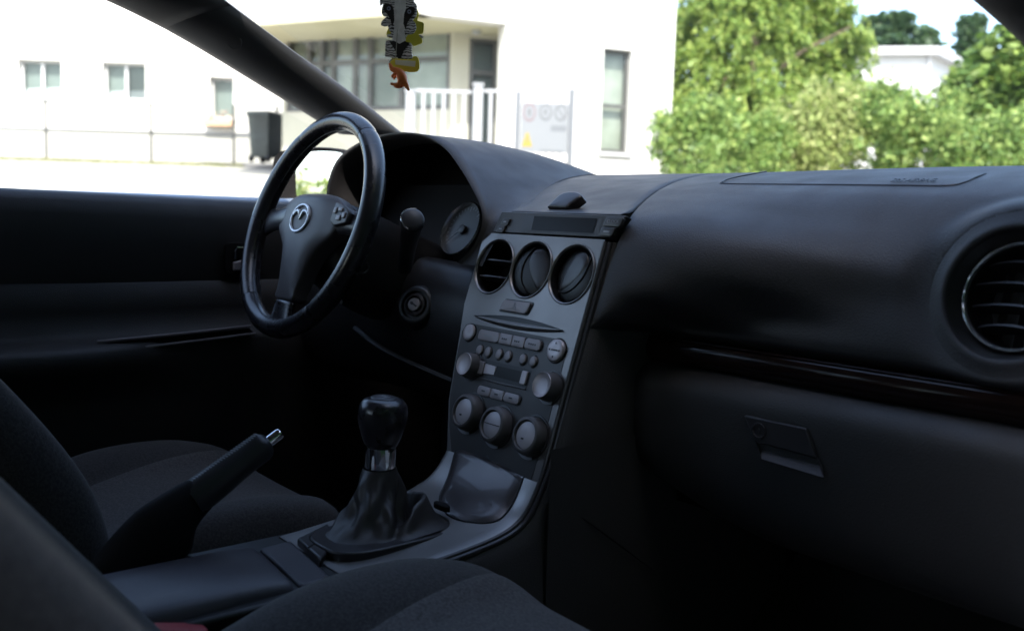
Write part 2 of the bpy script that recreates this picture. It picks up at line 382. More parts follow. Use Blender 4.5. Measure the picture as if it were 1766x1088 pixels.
# roof lining, header, rear shelf, side structure that shades the cabin
rows = []
for y, z, w in ((.36, 1.315, .56), (.30, 1.335, .57), (.1, 1.36, .60), (-.3, 1.385, .60), (-.8, 1.38, .60), (-1.3, 1.34, .57), (-1.55, 1.29, .55)):
    rows.append([(w*u, y-.05*u*u*0, z-.022*u*u) for u in np.linspace(-1, 1, 13)])
mb = MB(); mb.grid(rows); obj('roof_lining', mb, 'headliner', shell, solid=.03, smooth=180)
rows2 = [[(p[0]*1.08, p[1]+.02, p[2]+.05) for p in r] for r in rows]
mb = MB(); mb.grid(rows2); obj('roof_panel', mb, 'car_paint', shell, smooth=180)
for sx in (-1, 1):
    mb = MB()
    mb.box(WORLD, sx*.70-.03, sx*.70+.03, -.48, -.33, .25, .95)
    mb.add([(sx*.73, -.33, .95), (sx*.73, -.46, .95), (sx*.63, -.46, 1.34), (sx*.63, -.35, 1.34), (sx*.66, -.33, .95), (sx*.66, -.46, .95), (sx*.57, -.46, 1.34), (sx*.57, -.35, 1.34)],
           [(0, 1, 2, 3), (4, 7, 6, 5), (0, 3, 7, 4), (1, 5, 6, 2), (0, 4, 5, 1), (3, 2, 6, 7)])
    obj('door_pillar', mb, 'pillar_plastic', shell, bevel=.01)
    mb = MB(); mb.box(WORLD, sx*.72-.05, sx*.72+.05, -1.7, -.48, .25, .95)
    mb.add([(sx*.72, -1.15, .95), (sx*.72, -1.75, .95), (sx*.60, -1.75, 1.30), (sx*.60, -1.25, 1.33), (sx*.66, -1.15, .95), (sx*.66, -1.75, .95), (sx*.54, -1.75, 1.30), (sx*.54, -1.25, 1.33)],
           [(0, 1, 2, 3), (4, 7, 6, 5), (0, 3, 7, 4), (1, 5, 6, 2), (0, 4, 5, 1), (3, 2, 6, 7)])
    obj('rear_side_panel', mb, 'grain_plastic', shell, bevel=.01)
    mb = MB(); mb.box(WORLD, sx*.72-.06, sx*.72+.06, -.33, 1.0, .16, .30); obj('door_sill', mb, 'black_plastic', shell, bevel=.02)
    mb = MB(); mb.box(WORLD, sx*.76-.06, sx*.76+.06, .96, 1.9, .16, .96); obj('front_wing', mb, 'car_paint', shell, bevel=.05, bseg=3)
mb = MB(); mb.box(WORLD, -.68, .68, -1.9, -1.45, .25, .95); obj('rear_shelf', mb, 'carpet', shell)
mb = MB(); mb.box(WORLD, -.68, .68, -1.75, 1.18, .20, .255); obj('cabin_floor', mb, 'carpet', shell)
mb = MB(); mb.box(WORLD, -.70, .70, 1.13, 1.2, .22, .965); obj('firewall', mb, 'soft_black', shell)
mb = MB(); mb.grid([[(.70*u, y, z-.03*u*u) for u in np.linspace(-1, 1, 9)] for y, z in ((1.2, .972), (1.5, .975), (1.8, .93), (2.02, .84), (2.08, .6), (2.06, .3))])
obj('bonnet', mb, 'car_paint', shell, smooth=180, solid=.01)
# sloping footwell floor on the passenger side
mb = MB(); mb.grid([[(x, .72, .262) for x in (.16, .40, .66)], [(x, .88, .30) for x in (.16, .40, .66)], [(x, 1.05, .44) for x in (.16, .40, .66)], [(x, 1.12, .62) for x in (.16, .40, .66)]])
obj('toe_board', mb, 'carpet', shell, smooth=180)
# windscreen and rear window panes
WS = []
for k, t in enumerate(np.linspace(0, 1, 12)):
    y = 1.17+(.37-1.17)*t; z = .985+(1.335-.985)*t; w = .78+(.63-.78)*t
    WS.append([(w*u, y+.06*(1-u*u)*(1-t)-.05*u*u*t*0, z+.02*(1-u*u)*math.sin(math.pi*t)) for u in np.linspace(-1, 1, 15)])
mb = MB(); mb.grid(WS); obj('windscreen', mb, 'screen_dusty', shell, smooth=180)
mb = MB(); mb.grid([[(-.54, -1.58, 1.27), (.54, -1.58, 1.27)], [(-.62, -1.9, .95), (.62, -1.9, .95)]]); obj('rear_window', mb, 'car_glass', shell)
for sx in (-1, 1):
    mb = MB(); mb.grid([[(sx*.715, -.46, .95), (sx*.715, -1.15, .95)], [(sx*.62, -.46, 1.33), (sx*.61, -1.2, 1.33)]]); obj('rear_door_window', mb, 'car_glass', shell)

# ================================================================== DRIVER'S DOOR
door = thing('driver_door', 'black front door on the far side, with closed window and slim silver strips', 'car door', (-.72, .2, .3))
YB, YF = -.33, .93
def beltz(y): return .9545-.018*(y-.08)
prof = [(-.735, .0), (-.712, .001), (-.700, -.003), (-.690, -.014), (-.684, -.035), (-.684, -.08), (-.692, -.142), (-.694, -.150)]
mb = MB(); mb.grid([[(x, y, beltz(y)+dz) for x, dz in prof] for y in np.linspace(YB, YF, 24)])
obj('upper_panel', mb, 'grain_plastic', door, smooth=180)
prof = [(-.698, -.150), (-.688, -.156), (-.690, -.20), (-.690, -.235), (-.665, -.247), (-.640, -.253), (-.628, -.262), (-.627, -.280), (-.640, -.300), (-.668, -.325), (-.675, -.36), (-.676, -.55), (-.68, -.68)]
rows = []
for y in np.linspace(YB, YF, 40):
    k = 1.0 if y < .16 else max(0.0, 1-(y-.16)/.22)
    rows.append([(x if not .62 < -x < .667 else -.668+(x+.668)*(.15+.85*k), y, .9545+dz) for x, dz in prof])
mb = MB(); mb.grid(rows); obj('door_panel', mb, 'lower_plastic', door, smooth=180)
mb = MB(); mb.box(WORLD, -.80, -.735, YB, YF, .28, .955); obj('outer_skin', mb, 'car_paint', door, bevel=.02)
for (q0, q1, w) in (((168, 589), (432, 562), .0022), ((140, 611), (440, 575), .0025)):
    a = at(*q0, x=-.655); b = at(*q1, x=-.655)
    mb = MB(); mb.tube([a*(1-t)+b*t+np.array([.004*math.sin(math.pi*t), 0, 0]) for t in np.linspace(0, 1, 14)], w, 8)
    obj('trim_strip', mb, 'button_plastic', door)
a = at(178, 592, x=-.655); b = at(430, 566, x=-.655); c_ = at(438, 574, x=-.655); d_ = at(160, 606, x=-.655)
mb = MB(); mb.add([a, b, c_, d_, a+[-.02, 0, 0], b+[-.02, 0, 0], c_+[-.02, 0, 0], d_+[-.02, 0, 0]], [(0, 1, 2, 3), (4, 7, 6, 5), (0, 4, 5, 1), (1, 5, 6, 2), (2, 6, 7, 3), (3, 7, 4, 0)])
obj('pull_recess', mb, 'soft_black', door)
# release lever in its bright cup
q = at(414, 446, x=-.682)
hf = Fr(q, (0, 1, 0), (0, 0, 1), (1, 0, 0))
mb = MB(); mb.prism(hf, rrect(-.030, .040, -.030, .030, .012), -.004, .003); h = obj('release_cup', mb, 'soft_black', door, bevel=.002)
mb = MB(); mb.tube([hf.P(-.010, .000, .004), hf.P(-.012, .014, .008), hf.P(-.010, .021, .01), hf.P(.012, .020, .010)], [.003, .0026, .0022, .0016], 8)
obj('release_lever', mb, 'chrome', h)
mb = MB(); mb.prism(hf, [(-.016, -.022), (.012, -.020), (.016, -.004), (.004, -.002), (-.016, -.006)], .002, .010); obj('lock_tab', mb, 'button_plastic', h, bevel=.002)
# glass of the driver's window
G0 = [(-.725, y, beltz(y)-.02) for y in np.linspace(-.35, .86, 12)]
G1 = [np.array([-.64, -.37, 1.315])+(np.array([-.715, .72, 1.06])-np.array([-.64, -.37, 1.315]))*t+np.array([0, 0, .05*math.sin(math.pi*t)]) for t in np.linspace(0, 1, 12)]
mb = MB(); mb.grid([[np.array(a)*(1-s)+np.asarray(b)*s for a, b in zip(G0, G1)] for s in np.linspace(0, 1, 6)]); obj('window_pane', mb, 'car_glass', door, smooth=180)
# corner sail and outside mirror
mb = MB(); mb.add([(-.725, .68, .945), (-.725, .93, .94), (-.715, .80, 1.06), (-.70, .68, .945), (-.70, .93, .94), (-.695, .80, 1.06)], [(0, 1, 2), (3, 5, 4), (0, 3, 4, 1), (1, 4, 5, 2), (2, 5, 3, 0)])
obj('mirror_sail', mb, 'black_plastic', door, bevel=.004)
mc = np.array([-.915, .742, 1.004])
mirN = np.array([.42, -.905, .02]); mirN /= np.linalg.norm(mirN)
mX = np.cross((0, 0, 1), mirN); mX /= np.linalg.norm(mX); mf = Fr(mc, mX, np.cross(mirN, mX), mirN)
outl = [(-.098, -.030), (-.090, -.052), (-.05, -.058), (.05, -.056), (.088, -.048), (.100, -.02), (.098, .03), (.085, .054), (.03, .062), (-.05, .060), (-.088, .048), (-.099, .02)]
ol = spline(outl+[outl[0]], 40)[:-1]
mb = MB(); rows = []
for s, h in ((1.0, .016), (1.04, .006), (1.05, -.012), (1.0, -.045), (.85, -.075), (.55, -.095), (.1, -.102)):
    rows.append([mf.P(a*s, b*s, h) for a, b in ol])
rows = [[mf.P(.026+a*.69, b*.89, .002) for a, b in ol], [mf.P(.020+a*.76, b*.93, .012) for a, b in ol]]+rows
mb.grid(rows, closed=True); mir = obj('door_mirror', mb, 'soft_black', door, smooth=60)
mb = MB(); mb.add([mf.P(.026+a*.70, b*.90, .0045) for a, b in ol], [tuple(range(len(ol)))]); obj('mirror_glass', mb, 'mirror_glass', mir, smooth=0)
mb = MB(); mb.tube([mf.P(.06, -.03, -.05), (-.80, .80, .965), (-.73, .82, .958)], [.03, .028, .03], 10); obj('mirror_arm', mb, 'smooth_plastic', mir)

# ================================================================== DASHBOARD
dash = thing('dashboard', 'long dark dashboard with hooded dials, a dark wood strip, glovebox and round end vent', 'dashboard', (0, .8, .6))
C_T = [(1.20, .985), (1.10, 1.012), (1.00, 1.019), (.90, 1.009), (.82, .995), (.765, .980), (.738, .967), (.714, .945), (.695, .918), (.681, .888), (.671, .858), (.664, .830), (.662, .808), (.670, .794), (.71, .778)]
A_T = [(1.20, .985), (1.10, 1.010), (1.00, 1.015), (.90, 1.006), (.82, .994), (.765, .982), (.735, .974), (.695, .962), (.640, .942), (.612, .920), (.594, .885), (.580, .845), (.570, .812), (.566, .796), (.60, .778)]
SEAMX = [-.16, -.09, -.012, .022, .048, .068, .080, .098, .1255, .1375, .1375, .1365, .134, .129, .129]   # x of the seam beside the centre lid
rows = []
NX = 40
for j in range(len(C_T)):
    row = []
    for i in range(NX):
        u = i/(NX-1); x = SEAMX[j]+(.73-SEAMX[j])*u**1.5
        rg_ = [.40]*9+[.40, .34, .21, .08, .03, .025]; k = min(1, max(0, (x-SEAMX[j]-.002)/rg_[j])); k = k*k*(3-2*k)
        y = A_T[j][0]*(1-k)+C_T[j][0]*k; z = A_T[j][1]*(1-k)+C_T[j][1]*k
        z += -.008*max(0, (x-.35))**2*(1 if j < 3 else 0)
        row.append(np.array([x, y, z]))
    rows.append(row)
# rounded lip on the seam side
def inward(prof, j):
    a = prof[max(0, j-1)]; b = prof[min(len(prof)-1, j+1)]; t = np.array([b[0]-a[0], b[1]-a[1]]); t /= np.linalg.norm(t); return np.array([0, -t[1], t[0]])
rows = [[r[0]+inward(A_T, j)*.013+np.array([.0008, 0, 0]), r[0]+inward(A_T, j)*.0035]+[r[0]+np.array([.0030, 0, 0])]+r[2:] for j, r in enumerate(rows)]
# bulge and hollow for the round end vent
PV = np.array([.5885, .675, .8790]); tN = .25
pvN = np.array([-.10, -math.cos(tN), math.sin(tN)]); pvN /= np.linalg.norm(pvN)
fine = []
R0 = np.array(rows)            # resample the sheet finely so that the vent crater is smooth
jj = np.linspace(0, len(rows)-1, 90)
cols = [spline(R0[:, i], 90) for i in range(R0.shape[1])]
R1 = np.array(cols).transpose(1, 0, 2)
R2 = np.array([spline(r[2:], 150) for r in R1]); R2 = np.concatenate([R1[:, :2], R2], 1)
d = R2-PV; hgt = d@pvN; rad = np.linalg.norm(d-hgt[..., None]*pvN, axis=-1)
near = (np.abs(hgt) < .14) & (R2[..., 1] < .80)
w_ = np.where(near, np.clip((.116-rad)/.034, 0, 1), 0); w_ = w_*w_*(3-2*w_)
tgt = np.where(rad < .0765, -.008, 0.0)
R2 = R2+(w_*(tgt-hgt))[..., None]*pvN
hole = (rad < .0655) & near
V = R2.reshape(-1, 3); n = R2.shape[1]; F = []
for i in range(R2.shape[0]-1):
    for j in range(n-1):
        if hole[i, j] and hole[i+1, j] and hole[i, j+1] and hole[i+1, j+1]: continue
        F.append((i*n+j, i*n+j+1, (i+1)*n+j+1, (i+1)*n+j))
mb = MB(); mb.add(V, F); pad = obj('passenger_pad', mb, 'dash_plastic', dash, smooth=180)

# airbag panel outline: fine groove lines lying in the pad's top face
def padz(y):
    ys = [p[0] for p in C_T[:7]][::-1]; zs = [p[1] for p in C_T[:7]][::-1]; return float(np.interp(y, ys, zs))
def onpad(px, py):
    lo, hi = .70, 1.02
    for _ in range(40):
        m_ = (lo+hi)/2; q = at(px, py, y=m_)
        if q[2] > padz(m_): lo = m_
        else: hi = m_
    q = at(px, py, y=(lo+hi)/2); return q+np.array([0, -.0003, .0012])
gl = [(1322, 297.5), (1300, 301.5), (1262, 309), (1247, 315), (1256, 318.5), (1400, 320), (1560, 321.5), (1632, 322), (1662, 317), (1684, 307), (1700, 301)]
mb = MB(); mb.tube(spline([onpad(*q) for q in gl], 60), .0010, 6); obj('airbag_seam', mb, 'dark_print', dash)
q0 = onpad(1576, 314.5); qx = onpad(1622, 315.5)-onpad(1530, 313); slope = np.array([0, .065, .022])
tf = Fr(q0, (1, .0, 0), slope/np.linalg.norm(slope)); tf.O = tf.O+tf.Z*.0012
text('airbag_lettering', 'SRS AIRBAG', tf, .017, 'dark_print', dash, depth=.0003, sx=np.linalg.norm(qx)/.115)

# end vent: ring, barrel, louvres
vent = None
vf = Fr(PV, np.cross((0, 0, 1), pvN)*-1, np.cross(pvN, np.cross((0, 0, 1), pvN)), pvN)
vf = Fr(PV, (math.cos(.1), -math.sin(.1)*1, 0), np.cross(pvN, (math.cos(.1), -math.sin(.1), 0)), pvN)
mb = MB(); mb.lathe(vf, [(.0835, -.0006), (.080, .0003), (.076, .0014), (.072, .0030), (.069, .0042), (.0665, .0044), (.0645, .0032), (.0635, .000), (.0625, -.008)], 72, cap1=False); obj('vent_surround', mb, 'dash_plastic', dash, smooth=180)
mb = MB(); mb.lathe(vf, [(.0632, -.002), (.060, -.007), (.057, -.0125), (.054, -.016), (.0535, -.012), (.0505, -.014), (.0495, -.03), (.048, -.06)], 64, cap1=True)
vent = obj('end_vent', mb, 'black_plastic', dash, smooth=50)
mb = MB(); mb.tube([vf.P(.0525*math.cos(t), .0525*math.sin(t), -.011) for t in np.linspace(0, 2*math.pi, 64, endpoint=False)], .0016, 8, closed=True)
obj('vent_ring', mb, 'bright_ring', vent)
for k, b in enumerate((-.032, -.012, .010, .031)):
    hw = math.sqrt(.0488**2-b*b)-.001
    mb = MB(); r_ = []
    for a in np.linspace(-hw, hw, 17):
        bow = .007*(1-(a/hw)**2)
        r_.append([vf.P(a, b+bow*.6+.0007, -.020+bow), vf.P(a, b+bow*.6-.0012, -.019+bow), vf.P(a, b+bow*.6-.005, -.038), vf.P(a, b+bow*.6-.003, -.038)])
    mb.grid(r_, closed=True, cap=True); obj('louvre', mb, 'smooth_plastic', vent)
for a in (-.03, -.01, .01, .03):
    hh = math.sqrt(.0485**2-a*a)-.002
    mb = MB(); mb.box(vf, a-.0006, a+.0006, -hh, hh, -.056, -.041); obj('deflector', mb, 'black_plastic', vent)

# wood strip under the pad
W = []
for t in np.linspace(0, 1, 30):
    x = .108+(.72-.108)*t; y = .661+.004*t
    tp = at(1100+700*t, 571+90*t, y=.69)[2]*0+.789; bt = .757
    h = (tp-bt)*(.35+.65*math.sin(min(1, t*14)*math.pi/2))
    W.append([(x, y+.012, bt-.003), (x, y, bt), (x, y-.006, bt+h*.2), (x, y-.0075, bt+h*.5), (x, y-.006, bt+h*.82), (x, y-.002, bt+h*.96), (x, y+.004, bt+h), (x, y+.02, bt+h)])
mat('dark_wood', (0.0085, 0.0042, 0.0034), 0.12, spec=0.35, coat=0.0, var=0.4, vscale=25, rvar=0.04)
mb = MB(); mb.grid(W, cap=True); wds = obj('wood_strip', mb, 'dark_wood', dash, smooth=180)
mb = MB(); mb.tube([np.array(w[5])+np.array([0, -.0012, .0006]) for w in W], .0011, 8); obj('strip_edge', mb, 'dark_wood', wds, smooth=180)

# glovebox door: rounded shelf, convex face, tucked bottom edge
GX0, GX1 = .100, .72
GP = [(.72, .7565), (.672, .7560), (.652, .751), (.640, .741), (.635, .728), (.635, .700), (.637, .660), (.641, .620), (.652, .585), (.680, .560), (.75, .545)]
rows = []
for t in np.linspace(0, 1, 34):
    x = GX0+(GX1-GX0)*t; row = []
    e = math.sin(min(1, t*9)*math.pi/2); e2 = math.sin(min(1, t*2.2)*math.pi/2)
    for i, (y, z) in enumerate(GP):
        zz = z; zlow = .62+.0*t
        if z < .66: zz = .66+(z-.66)*(.35+.65*e2)
        row.append((x+(.02*(1-e) if i > 3 else 0)*0, y+.02*(1-e), zz))
    rows.append(row)
S_ = np.array([spline(r, 40) for r in rows]); mb = MB(); mb.grid(S_, cap=False)
glove = obj('glovebox_door', mb, 'lower_plastic', dash, smooth=180)
# recessed handle with lock
gy = .634
hq = [at(*q, y=gy) for q in ((1285, 715), (1392, 738), (1425, 822), (1318, 790), (1305, 762), (1411, 790))]
TL, TR, BRq, BLq, ML, MR = hq
n_ = np.array([0, -1, 0]); off = lambda p, d: p+np.array([0, -d, 0])
mb = MB(); mb.add([off(TL, .003), off(TR, .003), off(MR, .003), off(ML, .003), off(TL, -.004), off(TR, -.004), off(MR, -.004), off(ML, -.004)], [(0, 1, 2, 3), (0, 4, 5, 1), (1, 5, 6, 2), (2, 6, 7, 3), (3, 7, 4, 0)])
hd = obj('glovebox_handle', mb, 'smooth_plastic', glove, bevel=.0015)
mb = MB(); mb.add([off(ML, .0015), off(MR, .0015), off(BRq, .005), off(BLq, .005), off(ML, -.007)+[0, 0, -.001], off(MR, -.007)+[0, 0, -.001]], [(0, 4, 5, 1), (4, 3, 2, 5), (0, 3, 4), (1, 5, 2)])
obj('finger_scoop', mb, 'lid_plastic', glove, smooth=0)
lf = Fr(off(at(1312, 742, y=gy), .0035), (1, 0, 0), (0, 0, 1), (0, -1, 0))
mb = MB(); mb.lathe(lf, [(.0095, 0), (.0090, .0015), (.0075, .0015), (.0070, .0003)], 28); lock = obj('glovebox_lock', mb, 'smooth_plastic', glove)
mb = MB(); mb.box(lf, -.0007, .0007, -.003, .003, .0003, .0008); obj('key_slot', mb, 'dark_print', glove)
# backing panels behind/below the passenger side
mb = MB(); mb.box(WORLD, .16, .72, .72, .98, .56, .77); obj('glovebox_housing', mb, 'soft_black', dash)

# --- centre lid with its finger tab
LIDL = [-.58, -.48, -.40, -.33, -.27, -.225, -.195, -.150, -.105, -.085]   # left edge meets the dial hood
rows = []
A_L = A_T[:8]+[(.650, .950), (.618, .9435)]
for j, (y, z) in enumerate(A_L):
    xr = (SEAMX[:8]+[.1215, .1335])[j]-.0035
    row = [np.array([LIDL[j]+(xr-LIDL[j])*u, y, z-.0]) for u in np.linspace(0, 1, 20)]
    row = row+[row[-1]+np.array([.0016, 0, 0])+inward(A_L, j)*.003*(1-(j/9)**3), row[-1]+np.array([.0018, 0, 0])+inward(A_L, j)*.013*(1-(j/9)**3)]
    rows.append(row)
rows.append([p+np.array([0, .004, -.003]) for p in rows[-1]]); rows.append([p+np.array([0, .02, -.004]) for p in rows[-1]])
arr = np.array(rows); cols = [spline(arr[:, i], 48) for i in range(arr.shape[1])]
mb = MB(); mb.grid(np.array(cols).transpose(1, 0, 2)); lid = obj('centre_lid', mb, 'dash_plastic', dash, smooth=180)
t0 = at(978, 352, y=.645); tfr = Fr(t0+np.array([0, -.004, .001]), (1, 0, 0), (0, .55, .83))
tfr = Fr(at(977, 352, y=.648)+np.array([0, .002, -.001]), (1, 0, 0), (0, .62, .78))
tol = spline([(-.026, -.012), (-.023, -.002), (-.015, .012), (.0, .0165), (.016, .0155), (.029, .009), (.024, .000), (.017, -.008), (.014, -.0125), (-.005, -.0125), (-.026, -.012)], 44)[:-1]
mb = MB(); mb.dome(tfr, tol, -.004, .0075, .0035, rings=5, pw=3.5); obj('lid_tab', mb, 'smooth_plastic', lid, smooth=50)

# --- hood over the dials
HL = np.array([(-.640, .640, .880), (-.640, .628, .930), (-.625, .622, .985), (-.585, .622, 1.030), (-.510, .628, 1.058), (-.42, .632, 1.068), (-.335, .632, 1.062), (-.262, .624, 1.040), (-.200, .612, 1.005), (-.150, .603, .966), (-.126, .598, .940), (-.122, .595, .915), (-.140, .592, .885), (-.172, .590, .862)])
HLs = spline(HL, 56)
def hood_end(i, n):
    t = i/(n-1)
    p = HLs[i]
    x = -.69+(.62)*(t**1.15)
    if p[2] > .96: return np.array([p[0]*1.02+(.02 if t > .6 else 0), 1.04, min(1.022, p[2])])
    return None
rows = []
N = len(HLs); FAR = []
# far edge: runs along the screen base then down the join with the lid / stack
key = [(-.70, .70, .88), (-.70, .72, .94), (-.70, .82, .99), (-.68, 1.02, 1.005), (-.60, 1.10, 1.008), (-.46, 1.12, 1.012), (-.36, 1.06, 1.016), (-.30, .99, 1.016), (-.232, .86, 1.002), (-.172, .76, .981), (-.118, .68, .957), (-.082, .618, .938), (-.092, .598, .905), (-.110, .585, .862)]
FAR = spline(key, N)
mid = []
for i in range(N):
    a = HLs[i]; b = FAR[i]; L = np.linalg.norm(b-a); row = []
    lipin = np.array([0, .010, 0])+(np.array([-.38, a[1], .93])-a)*.045
    row.append(a+lipin*2.2+np.array([0, .03, 0])); row.append(a+lipin); row.append(a+lipin*.35+np.array([0, -.003, 0])); row.append(a+np.array([0, -.004, .002]))
    for t in np.linspace(.08, 1, 16):
        sag = math.sin(math.pi*t)*.05*L*(1 if a[2] > .98 else .25)
        p = a*(1-t)+b*t
        # keep the crown of the hood full before it falls to the screen
        up = max(0, a[2]-b[2])*(math.cos(math.pi/2*t)**.9-(1-t))*.75
        row.append(p+np.array([0, 0, up+sag*.35]))
    mid.append(row)
mb = MB(); mb.grid(mid); hood = obj('dial_hood', mb, 'dash_plastic', dash, smooth=180)
# cavity behind the hood
CV = []
for s, dy in ((.97, .012), (.96, .05), (.92, .12), (.85, .17)):
    CV.append([np.array([-.38+(p[0]+.38)*s, p[1]+dy, .93+(p[2]-.93)*s*(.985 if dy > .02 else 1)]) for p in HLs])
CV.append([np.array([-.38, .80, .90])]*N)
mb = MB(); mb.grid(CV); obj('dial_cowl', mb, 'soft_black', dash, smooth=180)
# dials
gt = R(24)
for px, py, r in ((799, 397, .047), (700, 402, .050)):
    if px == 799: g0 = at(px, py, y=.70)
    else: g0 = np.array([-.47, .735, .895])
    gf = Fr(g0, (1, 0, 0), (0, math.sin(gt), math.cos(gt)))
    gf = Fr(g0, (1, 0, 0), (0, math.sin(gt), math.cos(gt)), (0, -math.cos(gt), math.sin(gt)))
    mb = MB(); mb.lathe(gf, [(r, .0), (r*.98, -.001), (.002, -.001)], 48); dl = obj('dial', mb, 'dial_face', dash)
    mb = MB(); mb.lathe(gf, [(r*1.03, -.002), (r*1.05, .006), (r*1.01, .009), (r*.97, .004), (r*.96, -.001)], 56, cap1=False); obj('dial_ring', mb, 'bright_ring' if px == 799 else 'smooth_plastic', dl)
    mb = MB()
    for k in range(25):
        a = R(220-260*k/24); L = .008 if k % 4 == 0 else .0045
        c1, s1 = math.cos(a), math.sin(a); x_, y_ = c1*r*.90, s1*r*.90
        mb.add([gf.P(x_-s1*.0005, y_+c1*.0005, .0004), gf.P(x_+s1*.0005, y_-c1*.0005, .0004), gf.P(x_-c1*L+s1*.0005, y_-s1*L-c1*.0005, .0004), gf.P(x_-c1*L-s1*.0005, y_-s1*L+c1*.0005, .0004)], [(0, 1, 2, 3)])
    obj('dial_marks', mb, 'dim_print', dl, smooth=0)
    a = R(215); mb = MB(); mb.tube([gf.P(0, 0, .004), gf.P(r*.75*math.cos(a), r*.75*math.sin(a), .003)], [.0016, .0005], 6); obj('needle', mb, 'dim_print', dl)
    mb = MB(); mb.lathe(gf, [(.008, 0), (.008, .005), (.006, .006)], 20); obj('needle_cap', mb, 'black_plastic', dl)
# dial plate behind
mb = MB(); mb.prism(Fr((-.40, .722, .905), (1, 0, 0), (0, math.sin(gt), math.cos(gt)), (0, -math.cos(gt), math.sin(gt))), rrect(-.22, .17, -.06, .09, .03), -.004, 0); obj('dial_plate', mb, 'soft_black', dash)
# lower steering-side panel and side filler next to the stack
LP = [(.652, .848), (.636, .850), (.612, .842), (.585, .80), (.578, .74), (.588, .68), (.62, .635), (.70, .60)]
mb = MB(); mb.grid(np.array([spline([(x, y+.0*x, z+.015*math.sin((x+.68)/.56*math.pi)) for y, z in LP], 26) for x in np.linspace(-.68, -.108, 22)])); obj('knee_panel', mb, 'black_plastic', dash, smooth=180)
a_ = at(612, 566, y=.575); b_ = at(792, 662, y=.575)
mb = MB(); mb.tube(spline([a_, a_*.6+b_*.4+np.array([0, -.008, -.006]), b_], 16), .0045, 8); obj('knee_panel_edge', mb, 'grain_plastic', dash)
# left end cap under the hood
mb = MB(); mb.grid([[(-.70, y, z) for y in (.70, .9, 1.1)] for z in (.60, .80, 1.0)]); obj('dash_end_cap', mb, 'black_plastic', dash)
mb = MB(); ec = [(y, z) for y, z in C_T]+[(.70, .74), (.66, .66), (.70, .56), (1.15, .56)]; mb.prism(Fr((.729, 0, 0), (0, 1, 0), (0, 0, 1), (1, 0, 0)), ec, -.012, .004); obj('dash_end_cap', mb, 'grain_plastic', dash, smooth=0)
# under-dash liner so that no light leaks from the screen base
mb = MB(); mb.grid([[(-.69, y, z), (.69, y, z)] for y, z in ((1.16, .96), (1.13, .75), (1.12, .4))]); obj('bulkhead_liner', mb, 'soft_black', dash)
# ================================================================== CENTRE STACK
stack = thing('centre_stack', 'silver and graphite control panel with three round vents, radio keys and heater dials', 'control panel', (0, .58, .6))
ST = .315
SN = np.array([0, -math.cos(ST), math.sin(ST)]); SU = np.array([0, math.sin(ST), math.cos(ST)])
SO = np.array([0, .584, .865]); sf = Fr(SO, (1, 0, 0), SU, SN)
def sp(px, py, n=0.0):
    q = onplane(px, py, SO+SN*n, SN)-SO; return float(q[0]), float(q@SU)
VR = .0402
vc = [(-.080, -.001), (-.0005, -.0005), (.080, -.001)]
# silver fascia: three square patches, each with its round opening, then the plate below them
def square_hole(mb, cx, cy, r, x0, x1, y0, y1, n=56):
    inner = []; outer = []
    for k in range(n):
        a = 2*math.pi*k/n+math.pi/4; c, s = math.cos(a), math.sin(a)
        inner.append((cx+r*c, cy+r*s))
        m = max(abs(c), abs(s)); ux, uy = c/m, s/m
        ox = cx+(ux*(x1-cx) if ux > 0 else ux*(cx-x0)); oy = cy+(uy*(y1-cy) if uy > 0 else uy*(cy-y0)); outer.append((ox, oy))
    rows = [[sf.P(a, b, -.004) for a, b in inner], [sf.P(a, b, 0) for a, b in inner]]
    for t in (.3, .65, 1.0): rows.append([sf.P(a[0]*(1-t)+b[0]*t, a[1]*(1-t)+b[1]*t, 0) for a, b in zip(inner, outer)])
    mb.grid(rows, closed=True)
XL, XR = -.1235, .1235
mb = MB()
square_hole(mb, *vc[0], VR, XL, -.0402, -.062, .048); square_hole(mb, *vc[1], VR+.0, -.0402, .0397, -.062, .048); square_hole(mb, *vc[2], VR, .0397, XR, -.062, .048)
def wl(v):      # left and right border of the plate
    return np.interp(v, [-.29, -.20, -.12, -.06], [-.062, -.098, -.112, XL]), np.interp(v, [-.29, -.20, -.12, -.06], [.1215, .1235, .1235, XR])
rows = [[sf.P(wl(v)[0]*(1-u)+wl(v)[1]*u, v, 0) for u in np.linspace(0, 1, 12)] for v in np.linspace(-.062, -.096, 5)]
mb.grid(rows)
fas = obj('upper_fascia', mb, 'silver_paint', stack, smooth=35)
rows = [[sf.P(wl(v)[0]*(1-u)+wl(v)[1]*u, v, -.0004) for u in np.linspace(0, 1, 12)] for v in np.linspace(-.096, -.287, 14)]
mb = MB(); mb.grid(rows); obj('fascia_border', mb, 'silver_paint', stack, smooth=180)
po = [(-.098, -.0875), (.090, -.0875), (.103, -.092), (.1085, -.102), (.1095, -.14), (.1100, -.20), (.108, -.278), (.104, -.284), (-.050, -.284), (-.080, -.235), (-.095, -.20), (-.108, -.13), (-.1105, -.10), (-.106, -.091)]
mb = MB(); mb.prism(sf, po, -.002, .0001); radio = obj('lower_fascia', mb, 'graphite_paint', stack)
